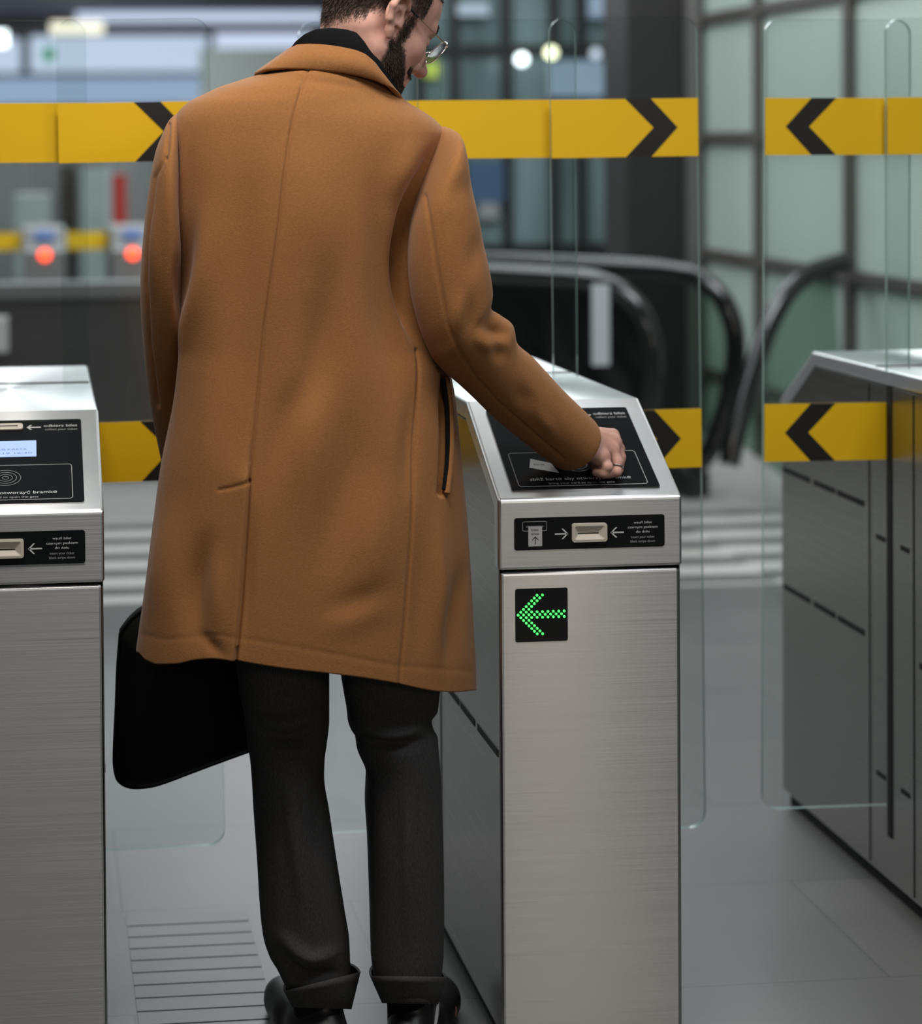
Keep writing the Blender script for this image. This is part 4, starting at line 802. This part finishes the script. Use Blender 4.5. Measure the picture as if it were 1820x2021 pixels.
# --- trousers
def leg(name, rw, cuff_t, cuff_b, folds, Yl, ub):
    g_ = loft_rows(name, rw, Yl, [(1000, .085), (1400, .082), (1700, .074), (1920, .060), (2020, .056)], lambda u: np.full(np.shape(u), float(rw[-1][0])), folds, M['trouser'], 260, 150, power=2.1, near_frac=.6, solid=.003)
    part(g_, MAN); n = 80; P = np.zeros((7, n, 3)); t = np.linspace(0, 2*np.pi, n, endpoint=False)
    prof = [(1.0, .94), (1.0, 1.0), (.75, 1.0), (.4, 1.0), (.0, 1.0), (.0, .93), (.2, .90)]
    for i, (w, sc) in enumerate(prof):
        tl_, tr_ = np.array(cuff_t); bl_, br_ = np.array(cuff_b); l = bl_+(tl_-bl_)*w; r = br_+(tr_-br_)*w; f = (1+np.cos(t)*sc)/2; u = l[0]+(r[0]-l[0])*f; v = l[1]+(r[1]-l[1])*f
        for j in range(n):
            hw = (r[0]-l[0])/2/1240*1.2; y = Yl-np.sin(t[j])*hw*sc; X = aty(u[j], v[j], min(y, Yl)); P[i, j] = (X[0], y, X[2])
    c = grid('turned_cuff', P, M['trouser'], g_); c.matrix_parent_inverse = Matrix.Identity(4); return g_
Ll = [(1040, 470, 665), (1320, 468, 650), (1370, 474, 650), (1420, 483, 650), (1470, 489, 645), (1500, 494, 641), (1530, 497, 640), (1600, 501, 650), (1700, 508, 665), (1800, 514, 681), (1850, 520, 689), (1890, 533, 691), (1915, 548, 692), (1940, 560, 692), (1985, 585, 692)]
lf = [([(486, 1380), (530, 1418), (590, 1420), (645, 1385)], 10.5, 9), ([(486, 1420), (535, 1455), (600, 1452), (652, 1410)], -12.0, 9), ([(496, 1440), (545, 1478), (610, 1478), (650, 1455)], 7.5, 11), ([(535, 1860), (600, 1925), (700, 1912)], -12.0, 9), ([(530, 1820), (610, 1890), (700, 1860)], 9.0, 10), ([(560, 1490), (580, 1650), (600, 1850)], 6.0, 10), ([(640, 1500), (625, 1600), (640, 1750)], -6.0, 12)]
leg('trouser_leg', Ll, ((560, 1956), (712, 1918)), ((577, 1988), (694, 1992)), lf, 3.09, None)
Lr = [(1040, 660, 872), (1330, 674, 872), (1370, 680, 868), (1405, 686, 864), (1425, 688, 852), (1440, 693, 856), (1455, 702, 864), (1480, 706, 866), (1530, 724, 870), (1580, 722, 872), (1650, 726, 875), (1800, 731, 877), (1880, 733, 876), (1925, 738, 872), (1980, 762, 862)]
rf = [([(684, 1400), (740, 1442), (800, 1445), (860, 1415)], 12.0, 9), ([(690, 1435), (750, 1466), (820, 1468), (870, 1435)], -13.5, 8), ([(682, 1350), (740, 1400), (800, 1402), (868, 1370)], -7.5, 11), ([(722, 1480), (745, 1600), (750, 1780)], 4.5, 12), ([(800, 1480), (803, 1700), (802, 1915)], 5.2, 9)]
leg('trouser_leg', Lr, ((730, 1926), (882, 1928)), ((754, 1980), (866, 1982)), rf, 3.07, None)
# --- shoes
def shoe(cx, cy_, ang, patch=None):
    a = math.radians(ang); f = np.array([math.sin(a), math.cos(a), 0]); r = np.array([math.cos(a), -math.sin(a), 0]); Rm = np.stack([r, f, [0, 0, 1]], 1); o = np.array([cx, cy_, 0.])
    pr = [capsule((0, -.03, .050), (0, .03, .050), .036, .038, k=.02), capsule((0, 0, .07), (0, .012, .150), .036, .038, k=.02), capsule((0, .03, .040), (.006, .16, .030), .040, .038, k=.03), capsule((.0, .10, .034), (.006, .19, .026), .042, .030, k=.02)]
    V, Q = isosurface(rot_prims(pr, Rm, o), .005); V[:, 2] = np.maximum(V[:, 2], .012); s = part(from_np('shoe', V, Q, M['shoe']), MAN)
    out = [(.044*math.cos(t)*(1 if math.sin(t) > 0 else .92), (.17 if math.sin(t) > 0 else .065)*math.sin(t)+.035) for t in np.linspace(0, 2*np.pi, 40, endpoint=False)]
    bm = bmesh.new(); add_prism(bm, out, o, r, f, (0, 0, 1), .022); so = from_bm('sole', bm, M['black_plastic'], s, bevel=.003); so.matrix_parent_inverse = Matrix.Identity(4)
    if patch:
        bm = bmesh.new(); add_prism(bm, patch, o+r*.0375-f*.012, f, (0, 0, 1), r, .004); p = from_bm('white_flash', bm, M['shoe_white'], s); p.matrix_parent_inverse = Matrix.Identity(4)
    return s
for a_, b_ in ((Pt(622, 1955, 3.085), (.452, 3.10, .05)), (Pt(808, 1955, 3.07), (.602, 3.08, .05))):
    V_, Q_ = isosurface([capsule(a_, b_, .037, .037)], .005); part(from_np('sock', V_, Q_, M['black_knit']), MAN)
shoe(.455, 3.085, -14); shoe(.605, 3.07, 24, [(-.004, .066), (.008, .070), (.020, .080), (.022, .096), (.014, .086), (.006, .078)])

# ------------------------------------------------------------------ the bag
YB = 3.235; bag = empty('bag', tuple(aty(400, 1400, YB))); BO = Vector(tuple(aty(400, 1400, YB)))
tag(bag, 'soft black leather bag carried low at the left side of the man', 'bag')
outl = smooth_path([(236, 1245), (262, 1213), (300, 1190), (400, 1160), (540, 1120), (572, 1128), (585, 1200), (592, 1330), (588, 1432), (560, 1452), (485, 1477), (400, 1508), (320, 1538), (285, 1546), (255, 1546), (234, 1535), (226, 1515), (224, 1480), (228, 1390), (231, 1310), (236, 1245)], 160)[:-1]
w3 = np.array([aty(u, v, YB) for u, v in outl]); cc_ = w3.mean(0); n = len(w3); rings = []
for s, y in ((.0, -.068), (.45, -.068), (.75, -.064), (.90, -.054), (.97, -.038), (1.0, -.016), (1.0, .016), (.97, .038), (.90, .054), (.75, .064), (.45, .068), (.0, .068)):
    q = cc_+(w3-cc_)*s; q[:, 1] = YB+y*.75; rings.append(q)
b_ = grid('bag_body', np.array(rings), M['leather']); b_.parent = bag; b_.matrix_parent_inverse = Matrix.Translation(-BO)
tb = tube('piping', [p+np.array([0, -.02, 0]) for p in w3*1.0], .0026, M['leather'], None, 8, True); tb.parent = bag; tb.matrix_parent_inverse = Matrix.Translation(-BO)
for dy in (-.012, .012):
    hd = smooth_path([aty(320, 1200, YB+dy*2), aty(330, 1140, YB+dy), aty(355, 1094, YB+dy*.5), aty(392, 1092, YB+dy*.5), aty(430, 1120, YB+dy), aty(455, 1160, YB+dy*2)], 40)
    h_ = tube('handle', hd, .0055, M['leather'], None, 10); h_.parent = bag; h_.matrix_parent_inverse = Matrix.Translation(-BO)
